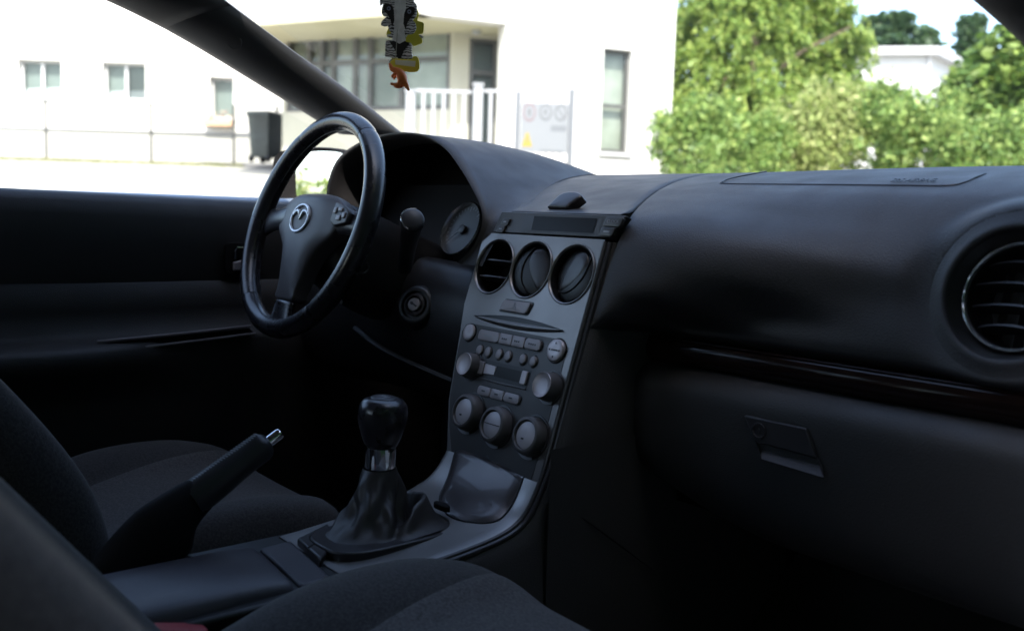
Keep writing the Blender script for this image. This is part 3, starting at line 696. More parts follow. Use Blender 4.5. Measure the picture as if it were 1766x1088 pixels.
# sides of the stack body and border pipes
mb = MB(); rows = []
for v in np.linspace(.045, -.29, 20):
    xr = .1285+.010*max(0, -v)/.29; q = sf.P(xr, v, .0)
    rows.append([q, q+np.array([.006, .006, 0]), q+np.array([.010, .02, 0]), np.array([.152, .66, q[2]]), np.array([.155, .75, q[2]]), np.array([.155, .95, q[2]])])
mb.grid(rows); obj('side_panel', mb, 'side_plastic', stack, smooth=180)
mb = MB(); rows = []
for v in np.linspace(.085, -.29, 20):
    xl = wl(v)[0]-.002; q = sf.P(xl, v, -.001); rows.append([q, q+np.array([-.004, .01, 0]), np.array([xl-.008, .66, q[2]]), np.array([xl-.01, .95, q[2]])])
mb.grid(rows); obj('side_panel', mb, 'black_plastic', stack, smooth=180)
def edge_path(dx, n0):
    p = [sf.P(.1255+dx+.0*v, v, n0) for v in (.045, -.02, -.10, -.18, -.25)]
    p += [np.array([.1275+dx, y, z+n0]) for y, z in ((.483, .585), (.462, .566), (.43, .5555), (.38, .549), (.33, .545), (.28, .542))]
    return spline(p, 60)
mb = MB(); mb.tube(edge_path(.0005, .000), .0036, 8); obj('silver_edge', mb, 'graphite_paint', stack)
mb = MB(); mb.tube(edge_path(.0068, -.002), .0032, 8); obj('border_pipe', mb, 'smooth_plastic', stack)
# top panel with clock display
dpt = [sp(881, 368), sp(1089, 374), sp(1059, 412), sp(862, 405)]
dp = [(-.097, .0812), (.149, .0805), (.131, .0505), (-.104, .0495)]
mb = MB(); mb.prism(sf, dp, -.012, .0005); disp = obj('display_panel', mb, 'graphite_paint', stack, bevel=.0012)
L_ = sp(905, 377)[0]; R_ = sp(1040, 380)[0]; L2 = sp(897, 405)[0]; R2_ = sp(1030, 408)[0]
scr = [(L_, .0775), (R_, .0775), (R2_+.002, .0535), (L2, .0535)]
mb = MB()
inn = [(a*.93+.006*(1 if k in (0, 3) else -0), b) for k, (a, b) in enumerate([(scr[0][0]+.012, .0755), (scr[1][0]-.003, .0755), (scr[2][0]-.003, .0555), (scr[3][0]+.014, .0555)])]
V = [sf.P(a, b, .0008) for a, b in scr]+[sf.P(a, b, -.0095) for a, b in inn]
mb.add(V, [(i, (i+1) % 4, 4+(i+1) % 4, 4+i) for i in range(4)]); obj('display_frame', mb, 'smooth_plastic', disp, smooth=0)
# the panel front is opened by laying the frame proud; the glass sits just above the panel skin
mb = MB(); mb.add([sf.P(a, b, .0012) for a, b in inn], [(0, 1, 2, 3)]); obj('clock_screen', mb, 'screen_glass', disp, smooth=0)
mb = MB(); mb.add([sf.P(scr[0][0], .0775, .0009), sf.P(inn[0][0], .0755, .0012), sf.P(inn[3][0], .0555, .0012), sf.P(scr[3][0], .0535, .0009)], [(0, 1, 2, 3)]); obj('screen_cheek', mb, 'smooth_plastic', disp, smooth=0)
def key(q0, w, h, r, n1, m, par, nm='button', sk=0.0, rise=.0006):
    u, v = q0
    o_ = [(a+sk*b, b) for a, b in rrect(-w/2, w/2, -h/2, h/2, r)]
    f_ = Fr(sf.P(u, v, 0), sf.X, sf.Y, sf.Z)
    mb = MB(); mb.dome(f_, o_, -.002, n1, rise, rings=3, pw=6); return obj(nm, mb, m, par, smooth=40), f_
b1, f1 = key(sp(1060, 384), .030, .0125, .003, .003, 'graphite_paint', disp, 'clock_button', .25)
text('button_print', 'CLOCK', f1.at(0, 0, .0038), .0062, 'dim_print', b1, depth=.0001)
b2, f2 = key(sp(1049, 401), .024, .0115, .003, .003, 'graphite_paint', disp, 'clock_button', .25)
mb = MB(); mb.box(f2, -.005, .005, -.0012, .0012, .0037, .0039); obj('button_print', mb, 'dim_print', b2, smooth=0)
for q in ((874, 384), (866, 396)):
    b3, f3 = key((sp(*q)[0]+.0, sp(*q)[1]), .016, .0115, .003, .003, 'graphite_paint', disp, 'clock_button', .25)
    mb = MB(); mb.box(f3, -.003, .003, -.001, .001, .0037, .0039); obj('button_print', mb, 'dim_print', b3, smooth=0)
# three round vents
for k, (cx, cy) in enumerate(vc):
    f = sf.at(cx, cy)
    mb = MB(); mb.lathe(f, [(VR+.0012, .0006), (VR+.0002, .0022), (VR-.0012, .0018), (VR-.0024, -.0008)], 56, cap1=False)
    rg = obj('air_vent', mb, 'silver_paint', stack, smooth=60)
    mb = MB(); mb.lathe(f, [(VR-.0022, -.0006), (VR-.0032, -.03), (VR-.006, -.045), (.002, -.045)], 48); obj('vent_barrel', mb, 'black_plastic', rg)
    if k == 0:
        for b in (-.014, .010):
            hw = math.sqrt((VR-.0035)**2-b*b); r_ = []
            for a in np.linspace(-hw, hw, 11):
                bw = .004*(1-(a/hw)**2); r_.append([f.P(a, b+.0012, -.006+bw), f.P(a, b-.001, -.0055+bw), f.P(a, b-.004, -.022), f.P(a, b-.002, -.022)])
            mb = MB(); mb.grid(r_, closed=True, cap=True); obj('louvre', mb, 'smooth_plastic', rg)
    else:
        # shut flap: a slightly domed disc filling the barrel, with its curved joint and a raised leaf
        tx = (.16, -.10)[k-1]; ff = Fr(f.P(0, 0, -.0065), f.X*math.cos(tx)-f.Z*math.sin(tx), f.Y, f.Z*math.cos(tx)+f.X*math.sin(tx))
        mb = MB(); mb.lathe(ff, [(.0363, -.004), (.0360, -.0015), (.032, .0005), (.022, .0025), (.010, .0034), (.001, .0036)], 48); fl = obj('vent_flap', mb, 'black_plastic', rg, smooth=60)
        if k == 1: jp = [(-.006, .034), (-.016, .018), (-.019, .0), (-.014, -.018), (.002, -.033)]
        else: jp = [(.026, .024), (.022, .0), (.010, -.016), (-.006, -.024), (-.024, -.024)]
        mb = MB(); mb.tube([ff.P(a, b, .0040-.0036*((a*a+b*b)/.0363**2)+.0002) for a, b in spline(jp, 22)], .0011, 6); obj('flap_joint', mb, 'soft_black', fl)
        lp = [(-.008, .029), (.008, .0325), (.022, .024), (.0305, .008), (.0295, -.012), (.018, -.025), (.004, -.016), (-.009, .0), (-.013, .016)] if k == 1 else [(-.006, .030), (.010, .0325), (.021, .0235), (.021, .010), (.012, -.006), (-.004, -.018), (-.021, -.0215), (-.0225, -.008), (-.016, .012)]
        lp = [tuple(q) for q in spline(lp+[lp[0]], 36)[:-1]]
        mb = MB(); mb.dome(ff, lp, -.002, .0004, .0038, rings=5, pw=2.6); obj('flap_leaf', mb, 'smooth_plastic', fl, smooth=60)
# hazard switch
hz = [sp(866, 519), sp(916, 524), sp(908, 541), sp(866, 533)]
c0 = (-.0085, -.0545)
hb_, hf_ = key(c0, .056, .0155, .0035, .0035, 'button_plastic', stack, 'hazard_button', .35)
f_ = Fr(sf.P(*c0), sf.X, sf.Y, sf.Z); mb = MB(); mb.prism(f_, [(a+.35*b, b) for a, b in rrect(-.031, .031, -.0098, .0098, .004)], -.002, .0004); obj('button_recess', mb, 'black_plastic', hb_)
mb = MB(); mb.tube([hf_.P(-.004, -.003, .0042), hf_.P(.0042, -.003, .0042), hf_.P(.0003, .0045, .0042)], .0005, 5, closed=True); obj('hazard_triangle', mb, 'dim_print', hb_)
# lens-shaped slot lip under it
a = sp(819, 545); b = sp(971, 573); sl = []
slx = [a[0]+(b[0]-a[0])*t for t in np.linspace(0, 1, 30)]
c_v = -.0765
mb = MB(); top_ = [(x, c_v+.0080*math.sin(math.pi*t)**.8) for x, t in zip(slx, np.linspace(0, 1, 30))]; bot_ = [(x, c_v-.0080*math.sin(math.pi*t)**.8) for x, t in zip(slx, np.linspace(0, 1, 30))]
rows = [[sf.P(x, y, .0008) for x, y in top_], [sf.P(x, y*.5+yb*.5+.0016, .0012) for (x, y), (_, yb) in zip(top_, bot_)]]
mb.grid(rows); slot = obj('disc_slot', mb, 'black_plastic', stack, smooth=0)
rows = [[sf.P(x, y*.55+yb*.45, .0013) for (x, y), (_, yb) in zip(top_, bot_)], [sf.P(x, y*.35+yb*.65, .0062) for (x, y), (_, yb) in zip(top_, bot_)], [sf.P(x, y*.12+yb*.88, .004) for (x, y), (_, yb) in zip(top_, bot_)], [sf.P(x, yb, .0002) for (x, yb) in bot_]]
mb = MB(); mb.grid(rows); obj('slot_lip', mb, 'silver_paint', slot, smooth=180)
mb = MB(); mb.tube([sf.P(x, y, .0006) for x, y in top_+bot_[::-1][1:-1]], .0006, 5, closed=True); obj('slot_outline', mb, 'dark_print', slot)
# radio keys, first row: four keys in one bar
rv = sp(880, 587)[1]
xs = [sp(q, 587)[0] for q in (825, 863, 886, 909, 938)]
mb = MB(); mb.prism(sf, rrect(xs[0]-.002, xs[-1]+.002, rv-.0098, rv+.0098, .007), -.001, .0003); rec = obj('key_recess', mb, 'black_plastic', stack)
for i in range(4):
    w = xs[i+1]-xs[i]-.0008; bt, bf = key(((xs[i]+xs[i+1])/2, rv), w, .0148, .0052 if i in (0, 3) else .0015, .0032, 'button_plastic', stack, 'radio_key')
    mb = MB()
    for d0 in ((-.006, .0), (-.002, .0), (.002, .0), (.006, .0))[: 4 if i in (0, 3) else 3]: mb.box(bf, d0[0]-.0013, d0[0]+.0013, -.0012, .0012, .0039, .00405)
    obj('key_print', mb, 'dark_print' if i else 'dim_print', bt, smooth=0)
# second row: six small oval keys
for i, q in enumerate(((827, 603), (842, 605), (861, 608), (877, 610), (902, 617), (920, 621))):
    u = sp(*q, n=.002)[0]; v = -.1225
    mb = MB(); f = sf.at(u, v); mb.dome(f, ell(0, 0, .0062, .0072, 20), -.002, .0025, .0012, rings=4); ok = obj('oval_key', mb, 'button_plastic', stack)
    mb = MB(); mb.lathe(f, [(.0078, .0002), (.0068, .0012), (.0066, -.001)], 22, sy=1.14, cap1=False); obj('key_rim', mb, 'black_plastic', ok)
# cassette slot with its chrome cheeks
cu0, cu1 = sp(825, 640)[0], sp(911, 650)[0]; cv = sp(868, 643)[1]
mb = MB(); mb.prism(sf, rrect(cu0-.003, cu1+.003, cv-.0125, cv+.0125, .003), -.001, .0004); cas = obj('cassette_slot', mb, 'black_plastic', stack)
mb = MB(); mb.prism(sf, rrect(cu0, cu0+.012, cv-.009, cv+.009, .002), 0, .0035); obj('slot_cheek', mb, 'button_plastic', cas, bevel=.001)
mb = MB(); mb.prism(sf, rrect(cu1-.011, cu1, cv-.009, cv+.009, .002), 0, .0035); obj('slot_cheek', mb, 'knob_face', cas, bevel=.001)
mb = MB(); mb.prism(sf, [(cu0+.0125, cv-.007), (cu0+.036, cv-.006), (cu0+.036, cv+.006), (cu0+.0125, cv+.007)], 0, .0018); obj('cassette_flap', mb, 'knob_face', cas, bevel=.0006)
mb = MB(); mb.prism(sf, [(cu0+.0365, cv-.0075), (cu1-.0115, cv-.0075), (cu1-.0115, cv+.0075), (cu0+.0365, cv+.0075)], 0, .0008); obj('slot_mouth', mb, 'screen_glass', cas, smooth=0)
mb = MB(); mb.tube([sf.P(cu0-.002, cv-.014, .0012), sf.P((cu0+cu1)/2, cv-.0148, .002), sf.P(cu1+.002, cv-.014, .0012)], .0012, 6); obj('slot_sill', mb, 'graphite_paint', cas)
# third row: three keys
xs = [sp(q, 680)[0] for q in (824, 848, 872, 901)]; rv3 = -.176
mb = MB(); mb.prism(sf, rrect(xs[0]-.002, xs[-1]+.002, rv3-.0085, rv3+.0085, .007), -.001, .0003); obj('key_recess', mb, 'black_plastic', stack)
for i in range(3):
    bt, bf = key(((xs[i]+xs[i+1])/2, rv3), xs[i+1]-xs[i]-.0008, .0128, .005 if i in (0, 2) else .0015, .0032, 'button_plastic', stack, 'radio_key')
    mb = MB(); mb.box(bf, -.004, .003, -.001, .001, .0039, .00405); obj('key_print', mb, 'dark_print', bt, smooth=0)
# round keys and knobs
def knob(px, py, r, h, nm, kind, n_at):
    u, v = sp(px, py, n=n_at); f = sf.at(u, v)
    if kind == 'pad':
        mb = MB(); mb.lathe(f, [(r*1.14, .0), (r*1.1, .0016), (r*1.02, .001), (r*1.0, -.001)], 40, cap1=False); k = obj(nm, mb, 'black_plastic', stack, smooth=50)
        mb = MB(); mb.lathe(f, [(r, -.001), (r*.98, h*.8), (r*.85, h), (r*.3, h*.85), (.001, h*.8)], 40); obj('key_cap', mb, 'knob_face', k, smooth=60)
        return k, f
    mb = MB(); mb.lathe(f, [(r*1.28, .0), (r*1.26, .0014), (r*1.18, .0016), (r*1.16, -.001)], 44, cap1=False); k = obj(nm, mb, 'smooth_plastic', stack, smooth=50)
    if kind == 'radio':
        mb = MB(); mb.lathe(f, [(r*1.12, -.001), (r*1.08, h*.45), (r*1.0, h*.92), (r*.96, h)], 44, cap1=False); obj('knob_skirt', mb, 'knob_rubber', k, smooth=50)
        mb = MB(); mb.lathe(f, [(r*.97, h*.98), (r*.93, h*1.04), (r*.86, h*.99), (r*.5, h*.93), (.001, h*.92)], 44); obj('knob_face', mb, 'knob_face', k, smooth=60)
    else:
        mb = MB(); mb.lathe(f, [(r*1.15, -.001), (r*1.13, h*.5), (r*1.05, h*.9), (r*.98, h), (r*.86, h*1.02), (r*.80, h*.9), (r*.79, h*.6)], 48, cap1=False); obj('knob_ring', mb, 'knob_rubber', k, smooth=45)
        mb = MB(); mb.lathe(f, [(r*.79, h*.55), (r*.77, h*.82), (r*.70, h*.86), (.001, h*.80)], 44); fc = obj('knob_face', mb, 'knob_face', k, smooth=60)
        if kind == 'split':
            mb = MB(); mb.box(f, -r*.7, r*.7, -.0006, .0006, h*.83, h*.875); obj('face_split', mb, 'dark_print', fc, smooth=0)
        else:
            mb = MB(); mb.box(f, -r*.3, -r*.1, -r*.3, -r*.2, h*.83, h*.86); obj('face_print', mb, 'dark_print', fc, smooth=0)
    return k, f
knob(809, 573, .0122, .004, 'round_key', 'pad', .002)
k, f = knob(958, 604, .0150, .005, 'seek_key', 'pad', .003)
mb = MB()
for a, b in ((0, .009), (0, -.009), (.009, 0), (-.009, 0)):
    s = 1 if a+b > 0 else -1
    if a: mb.add([f.P(a+.0022*s, b, .0054), f.P(a-.0012*s, b+.0018, .0054), f.P(a-.0012*s, b-.0018, .0054)], [(0, 1, 2)])
    else: mb.add([f.P(a, b+.0022*s, .0054), f.P(a+.0018, b-.0012*s, .0054), f.P(a-.0018, b-.0012*s, .0054)], [(0, 1, 2)])
mb.box(f, -.006, .006, -.0009, .0009, .0049, .0051); obj('key_print', mb, 'dark_print', k, smooth=0)
knob(800, 627, .0165, .017, 'radio_knob', 'radio', .017)
k, f = knob(934, 663, .0172, .018, 'radio_knob', 'radio', .018)
mb = MB(); mb.grid([[f.P(.0225*math.cos(a), .0225*math.sin(a), .0022) for a in np.linspace(R(215), R(300), 14)], [f.P(.0180*math.cos(a), .0180*math.sin(a), .0026) for a in np.linspace(R(215), R(300), 14)]]); obj('knob_scale', mb, 'dim_print', k)
for q, kd in (((797, 708), 'heat'), ((846, 731), 'split'), ((904, 749), 'heat')):
    k, f = knob(q[0], q[1], .0225, .016, 'heater_knob', kd, .016)
    mb = MB(); mb.grid([[f.P(.0300*math.cos(a), .0300*math.sin(a), .0022) for a in np.linspace(R(225), R(292), 14)], [f.P(.0262*math.cos(a), .0262*math.sin(a), .0022) for a in np.linspace(R(225), R(292), 14)]]); obj('knob_scale', mb, 'dim_print', k)
u, v = sp(838, 797); f = sf.at(u, v)
mb = MB(); mb.tube([f.P(.008*math.cos(t), .008*math.sin(t), 0) for t in np.linspace(0, 2*math.pi, 28, endpoint=False)], .0008, 6, closed=True); mb.tube([f.P(-.003, -.003, .0002), f.P(.003, -.003, .0002), f.P(0, .004, .0002)], .0005, 5, closed=True); obj('lighter_socket_cover', mb, 'smooth_plastic', stack)

# ================================================================== CENTRE CONSOLE
con = thing('centre_console', 'low silver console running back from the control panel to a dark armrest lid', 'console', (0, .3, .3))
cp = [(.500, .6105), (.487, .588), (.470, .571), (.445, .5605), (.41, .5535), (.37, .5485), (.32, .544), (.26, .5405), (.245, .540)]
CPs = spline(cp, 44)
def cwid(y): return float(np.interp(y, [.25, .40, .46, .50], [-.066, -.078, -.082, -.070])), .1245
rows = []
for y, z in CPs:
    l, r = cwid(y); rows.append([np.array([l-.004, y, z-.008]), np.array([l, y, z-.001])]+[np.array([l+(r-l)*u, y, z]) for u in np.linspace(.03, .98, 14)]+[np.array([r, y, z-.0015]), np.array([r+.001, y, z-.006])])
mb = MB(); mb.grid(rows); obj('console_top', mb, 'console_silver', con, smooth=60)
# body sides
side = []
for y, z in list(CPs)+[(.20, .535), (.0, .53), (-.3, .53)]:
    side.append([np.array([.1330, y, z-.004]), np.array([.1395, y, z-.012]), np.array([.143, y+.004, z-.03]), np.array([.150, y+.01, z-.10]), np.array([.155, y+.02, .28])])
mb = MB(); mb.grid(side); obj('console_side', mb, 'side_plastic', con, smooth=180)
mb = MB(); mb.grid([[np.array([.154, y, z]) for z in (.28, .45, .60, .66)] for y in (.49, .60, .80, 1.0)]); obj('console_side', mb, 'side_plastic', con, smooth=180)
mb = MB(); mb.tube(spline([at(960, 862, x=.147), at(1040, 918, x=.157), at(1130, 985, x=.158)], 14), .0012, 6); obj('panel_joint', mb, 'dark_print', con)
mb = MB(); mb.grid([[np.array([p[0][0]-.205+(.0), p[0][1], p[0][2]]), np.array([-.085, p[0][1], p[0][2]-.03]), np.array([-.10, p[0][1], .28])] for p in side]); obj('console_side', mb, 'black_plastic', con, smooth=180)
# glossy bowed ashtray lid
def csurf(u, y, h=0):
    z = float(np.interp(y, CPs[::-1, 0], CPs[::-1, 1])); return np.array([u, y, z+h])
aq = [at(792, 803, z=.588), at(903, 850, z=.590), at(846, 906, z=.562), at(747, 858, z=.566)]
rows = []; NA = 18
for i in range(NA):
    t = i/(NA-1); row = []
    for j in range(NA):
        s = j/(NA-1)
        l = aq[0]*(1-t)+aq[3]*t; r = aq[1]*(1-t)+aq[2]*t; p = l*(1-s)+r*s
        # rounded lower corners
        p = p.copy(); cr = max(0, t-.55)/.45; p += (l*.5+r*.5-p)*.30*cr**3; p[1] += -.012*cr**2*math.sin(math.pi*s)
        zz = csurf(p[0], min(p[1], .5))[2]
        e = min(s, 1-s, t*.9, 1-t)
        zz += .0015+.008*math.sin(math.pi*min(1, max(0, t)))**.7*math.sin(math.pi*s)**.5+.002*min(1, e*14)
        row.append(np.array([p[0], p[1], zz]))
    rows.append(row)
mb = MB(); mb.grid(rows); ash = obj('ashtray_lid', mb, 'ash_gloss', con, smooth=180)
mb = MB(); mb.tube([np.asarray(p)+np.array([0, 0, -.0005]) for p in [r[0] for r in rows]+rows[-1][1:]+[r[-1] for r in rows[::-1]][1:]], .0011, 6); obj('lid_gap', mb, 'dark_print', ash)
pn = at(762, 872, z=.570); mb = MB(); mb.dome(Fr(pn, (1, 0, 0), (0, 1, 0)), ell(0, 0, .016, .006, 20), -.004, .001, .003); obj('lid_notch', mb, 'soft_black', ash)
# armrest lid, filler strip and coin tray
mb = MB(); rows = []
for y, z in ((-.30, .552), (-.1, .5525), (.05, .5525), (.14, .551), (.178, .548), (.186, .543)):
    sk = .034 if y > .1 else .034*1
    rows.append([np.array([x, y+(.012 if y > .1 else 0)*(1-(x+.03)/.12), zz]) for x, zz in ((-.036, z-.012), (-.0345, z-.003), (-.029, z+.0), (0, z+.002), (.05, z+.002), (.083, z+.001), (.090, z-.003), (.0935, z-.010), (.095, z-.020))])
a_ = np.array(rows); mb.grid(np.array([spline(a_[:, j], 30) for j in range(a_.shape[1])]).transpose(1, 0, 2)); lidp = obj('armrest_lid', mb, 'lid_plastic', con, smooth=180)
mb = MB(); rows = [[np.array([x, y, z]) for x, z in ((.095, .530), (.0985, .520), (.102, .505), (.110, .48), (.12, .40), (.125, .28))] for y in np.linspace(-.3, .26, 8)]; mb.grid(rows); obj('armrest_box', mb, 'grain_plastic', con, smooth=180)
mb = MB(); mb.prism(Fr((0, 0, 0), (1, 0, 0), (0, 1, 0)), [(-.034, .205), (.093, .192), (.094, .212), (.085, .232), (-.038, .248)], .50, .5425); obj('filler_strip', mb, 'lid_plastic', con, bevel=.004, bseg=3)
mb = MB(); mb.prism(Fr((0, 0, 0), (1, 0, 0), (0, 1, 0)), [(-.075, -.3), (.100, -.3), (.110, .20), (.122, .285), (-.075, .285)], .40, .5385); obj('console_base', mb, 'black_plastic', con, bevel=.004)
tq = [at(512, 932, z=.545), at(566, 905, z=.545), at(580, 940, z=.545), at(552, 968, z=.545)]
mb = MB(); mb.prism(WORLD, [(p[0], p[1]) for p in tq], .535, .5485); tr = obj('switch_block', mb, 'smooth_plastic', con, bevel=.003, bseg=3)
m1 = (tq[0]+tq[3])/2; m2 = (tq[1]+tq[2])/2; mb = MB(); mb.tube([m1+[0, 0, .0042], m2+[0, 0, .0042]], .0008, 5); obj('switch_gap', mb, 'dark_print', tr)

# ================================================================== GEAR LEVER
gear = thing('gear_lever', 'black ball-topped gear lever with chrome collar and creased leather gaiter', 'gear lever', (0, .345, .55))
GB = np.array([.018, .345, .5465])
top = at(655, 806, y=.354)
rows = []; NT = 72
for s in np.linspace(0, 1, 30):
    row = []
    for k in range(NT):
        th = 2*math.pi*k/NT; c, sn = math.cos(th), math.sin(th)
        # base: rounded rectangle reaching further forward (towards +y)
        ex, ey = .047, (.088 if sn > 0 else .082)
        rr = 1/((abs(c)/ex)**3.4+(abs(sn)/ey)**3.4)**(1/3.4)
        base = GB+np.array([rr*c, rr*sn, 0]); fr_ = max(0, sn*.9+c*.25)**1.2
        g = s**.72
        tp = top+np.array([.0205*c, .0205*sn, 0])
        gg = s**(.92-.50*max(0, sn*.9+c*.25)); xy = base*(1-gg)+tp*gg
        # waist of the cone on the sides and back, a slumped fold at the front
        zc = GB[2]+(top[2]-GB[2])*(s**1.35)
        pinch = math.sin(math.pi*min(1, s*1.15))*.30
        xy = xy*(1-pinch*.30)+(GB*(1-s)+top*s)*(pinch*.30)
        fold = .040*math.exp(-((s-.17)/.11)**2)*fr_-.018*math.exp(-((s-.42)/.14)**2)*fr_
        wr = (.0030*math.sin(3*th+5*s+.6)+.0024*math.sin(7*th-9*s+1)+.0009*math.sin(13*th+11*s))*math.sin(math.pi*min(1, s*1.05))
        p = np.array([xy[0]+wr*c*1.2, xy[1]+wr*sn*1.2, zc+fold+wr*.4+.004*math.exp(-(s/.08)**2)])
        row.append(p)
    rows.append(row)
mb = MB(); mb.grid(rows, closed=True); obj('gaiter', mb, 'boot_leather', gear, smooth=180, subd=1)
mb = MB(); bs = [(GB[0]+(1/((abs(math.cos(t))/.054)**3.6+(abs(math.sin(t))/.092)**3.6)**(1/3.6))*math.cos(t), GB[1]+.002+(1/((abs(math.cos(t))/.054)**3.6+(abs(math.sin(t))/.092)**3.6)**(1/3.6))*math.sin(t)) for t in np.linspace(0, 2*math.pi, 48, endpoint=False)]
mb.prism(WORLD, bs, .536, .5515); obj('gaiter_frame', mb, 'smooth_plastic', gear, bevel=.002)
kx = np.array([1, 0, 0]); kup = np.array([.045, .02, 1.0]); kup /= np.linalg.norm(kup); kf = Fr(top, np.cross((0, 1, 0), kup), np.cross(kup, np.cross((0, 1, 0), kup)), kup)
mb = MB(); mb.lathe(kf, [(.0165, -.004), (.0188, -.001), (.0190, .002), (.0188, .024), (.0182, .027), (.015, .0285)], 40); obj('collar', mb, 'chrome', gear, smooth=40)
mb = MB(); rows = []
for h, r in ((.026, .0165), (.030, .0195), (.038, .0225), (.050, .0262), (.062, .0288), (.072, .0292), (.080, .0275), (.086, .0230), (.0885, .0165), (.0895, .0085), (.0897, .002)):
    rows.append([kf.P(r*math.cos(t)*1.02, r*math.sin(t)*1.08, h+.000*math.cos(t)) for t in np.linspace(0, 2*math.pi, 40, endpoint=False)])
mb.grid(rows, closed=True, cap=True); kn = obj('knob', mb, 'rim_leather', gear, smooth=180)
mb = MB(); mb.lathe(kf.at(0, 0, .0872), [(.0165, -.002), (.0163, .0018), (.0145, .0028), (.001, .0032)], 32); kc = obj('knob_cap', mb, 'smooth_plastic', kn, smooth=60)
mb = MB(); g_ = kf.at(0, 0, .0906)
for x in (-.006, 0, .006): mb.box(g_, x-.0004, x+.0004, -.006, .006, -.0002, .0001)
mb.box(g_, -.006, .006, -.0004, .0004, -.0002, .0002); obj('shift_pattern', mb, 'pale_print', kc, smooth=0)

# ================================================================== HANDBRAKE
hbk = thing('handbrake', 'raised black handbrake with chrome push button beside the driver seat', 'handbrake', (-.07, .12, .53))
pA = at(336, 858, x=-.07); pB = at(462, 763, x=-.07); ax = (pB-pA)/np.linalg.norm(pB-pA)
hw = np.linalg.norm(pB-pA)
path = [pA+ax*t*hw for t in np.linspace(-.04, 1.0, 24)]
mb = MB(); mb.tube(path, [.0212-.0030*t+.0008*math.sin(t*math.pi*2) for t in np.linspace(0, 1, 22)]+[.0165, .012], 20, flat=.86, upv=(1, 0, 0)); gp = obj('grip', mb, 'grip_leather', hbk, smooth=60)
nrm = np.cross(ax, (1, 0, 0)); nrm = nrm if nrm[2] > 0 else -nrm
for k in range(26):
    c0_ = pA+ax*hw*(.06+.87*k/25)+nrm*(.0209-.0028*k/25)
    if k == 0:
        mb = MB(); mb.tube([c0_+np.array([-.0045, 0, 0])-ax*.001, c0_+np.array([0, 0, 0])+nrm*.0007, c0_+np.array([.0045, 0, 0])+ax*.001], .0007, 5)
        st0 = obj('stitch', mb, 'dim_print', gp); base0 = c0_
    else: copy_part(st0, gp, off=c0_-base0)
mb = MB(); bf_ = Fr(pB+ax*.000, np.cross(ax, nrm), nrm, ax); mb.lathe(bf_, [(.0072, -.004), (.0072, .016), (.0064, .0185), (.003, .019)], 24); obj('push_button', mb, 'chrome', hbk, smooth=50)
mb = MB(); rows = []
ctr = spline([np.array([-.075, .066, .53]), np.array([-.073, .092, .556]), np.array([-.071, .112, .582]), pA-ax*.014, pA+ax*.012], 14)
wid = np.interp(np.linspace(0, 1, 14), [0, .35, .75, 1], [.042, .037, .029, .0225]); hgt_ = np.interp(np.linspace(0, 1, 14), [0, .3, .6, 1], [.062, .050, .034, .0225])
for c_, w, h in zip(ctr, wid, hgt_):
    k_ = (c_[2]-.53)/.09; tdir = np.array([0, 1, 0])*(1-k_)+nrm*-1*k_; tdir /= np.linalg.norm(tdir)
    rows.append([c_+np.array([w*.62*math.cos(t), 0, 0])+tdir*h*math.sin(t)*.92 for t in np.linspace(0, 2*math.pi, 28, endpoint=False)])
mb.grid(rows, closed=True, cap=True); obj('shroud', mb, 'soft_black', hbk, smooth=180)

# ================================================================== STEERING COLUMN AND WHEEL
WC = np.array([-.392, .455, .914]); WT = .339
wN = np.array([0, -math.cos(WT), math.sin(WT)]); wU = np.array([0, math.sin(WT), math.cos(WT)]); wf = Fr(WC, (1, 0, 0), wU, wN)
colm = thing('steering_column', 'dark steering column shroud with ignition lock and wiper stalk', 'steering column', WC-wN*.15)
mb = MB(); rows = []
for h, rx, ry, dy in ((-.028, .062, .060, -.012), (-.05, .070, .068, -.016), (-.09, .074, .076, -.022), (-.14, .074, .080, -.028), (-.20, .070, .080, -.030), (-.28, .065, .08, -.03)):
    rows.append([wf.P(rx*np.sign(math.cos(t))*abs(math.cos(t))**.7, dy+ry*np.sign(math.sin(t))*abs(math.sin(t))**.7, h) for t in np.linspace(0, 2*math.pi, 40, endpoint=False)])
mb.grid(rows, closed=True, cap=True); shr = obj('shroud', mb, 'black_plastic', colm, smooth=180)
# ignition lock
ig = at(722, 529, x=-.262); igN = np.array([.42, -.84, .30]); igN /= np.linalg.norm(igN); igX = np.cross((0, 0, 1), igN); igX /= np.linalg.norm(igX); ig = ig+igN*.016; igf = Fr(ig, igX, np.cross(igN, igX), igN)
mb = MB(); mb.lathe(igf, [(.048, -.10), (.040, -.05), (.034, -.012), (.030, -.004), (.0265, -.001), (.0225, -.002), (.0215, -.006)], 40, cap1=True); igo = obj('ignition_lock', mb, 'black_plastic', colm, smooth=60)
mb = MB(); mb.lathe(igf, [(.0185, -.008), (.018, -.001), (.0145, .0005), (.0135, -.002)], 36, cap1=False); obj('lock_ring', mb, 'smooth_plastic', igo)
mb = MB(); mb.lathe(igf, [(.0105, -.008), (.0102, .0008), (.0085, .0018), (.001, .0018)], 30); obj('key_face', mb, 'button_plastic', igo)
mb = MB(); c4, s4 = math.cos(-.5), math.sin(-.5); mb.box(Fr(igf.O, c4*igf.X+s4*igf.Y, -s4*igf.X+c4*igf.Y, igf.Z), -.0068, .0068, -.0013, .0013, .0015, .0022); mb.lathe(igf.at(-.003, .0015, 0), [(.0026, .0015), (.0026, .0022)], 14); obj('key_slot', mb, 'dark_print', igo, smooth=0)
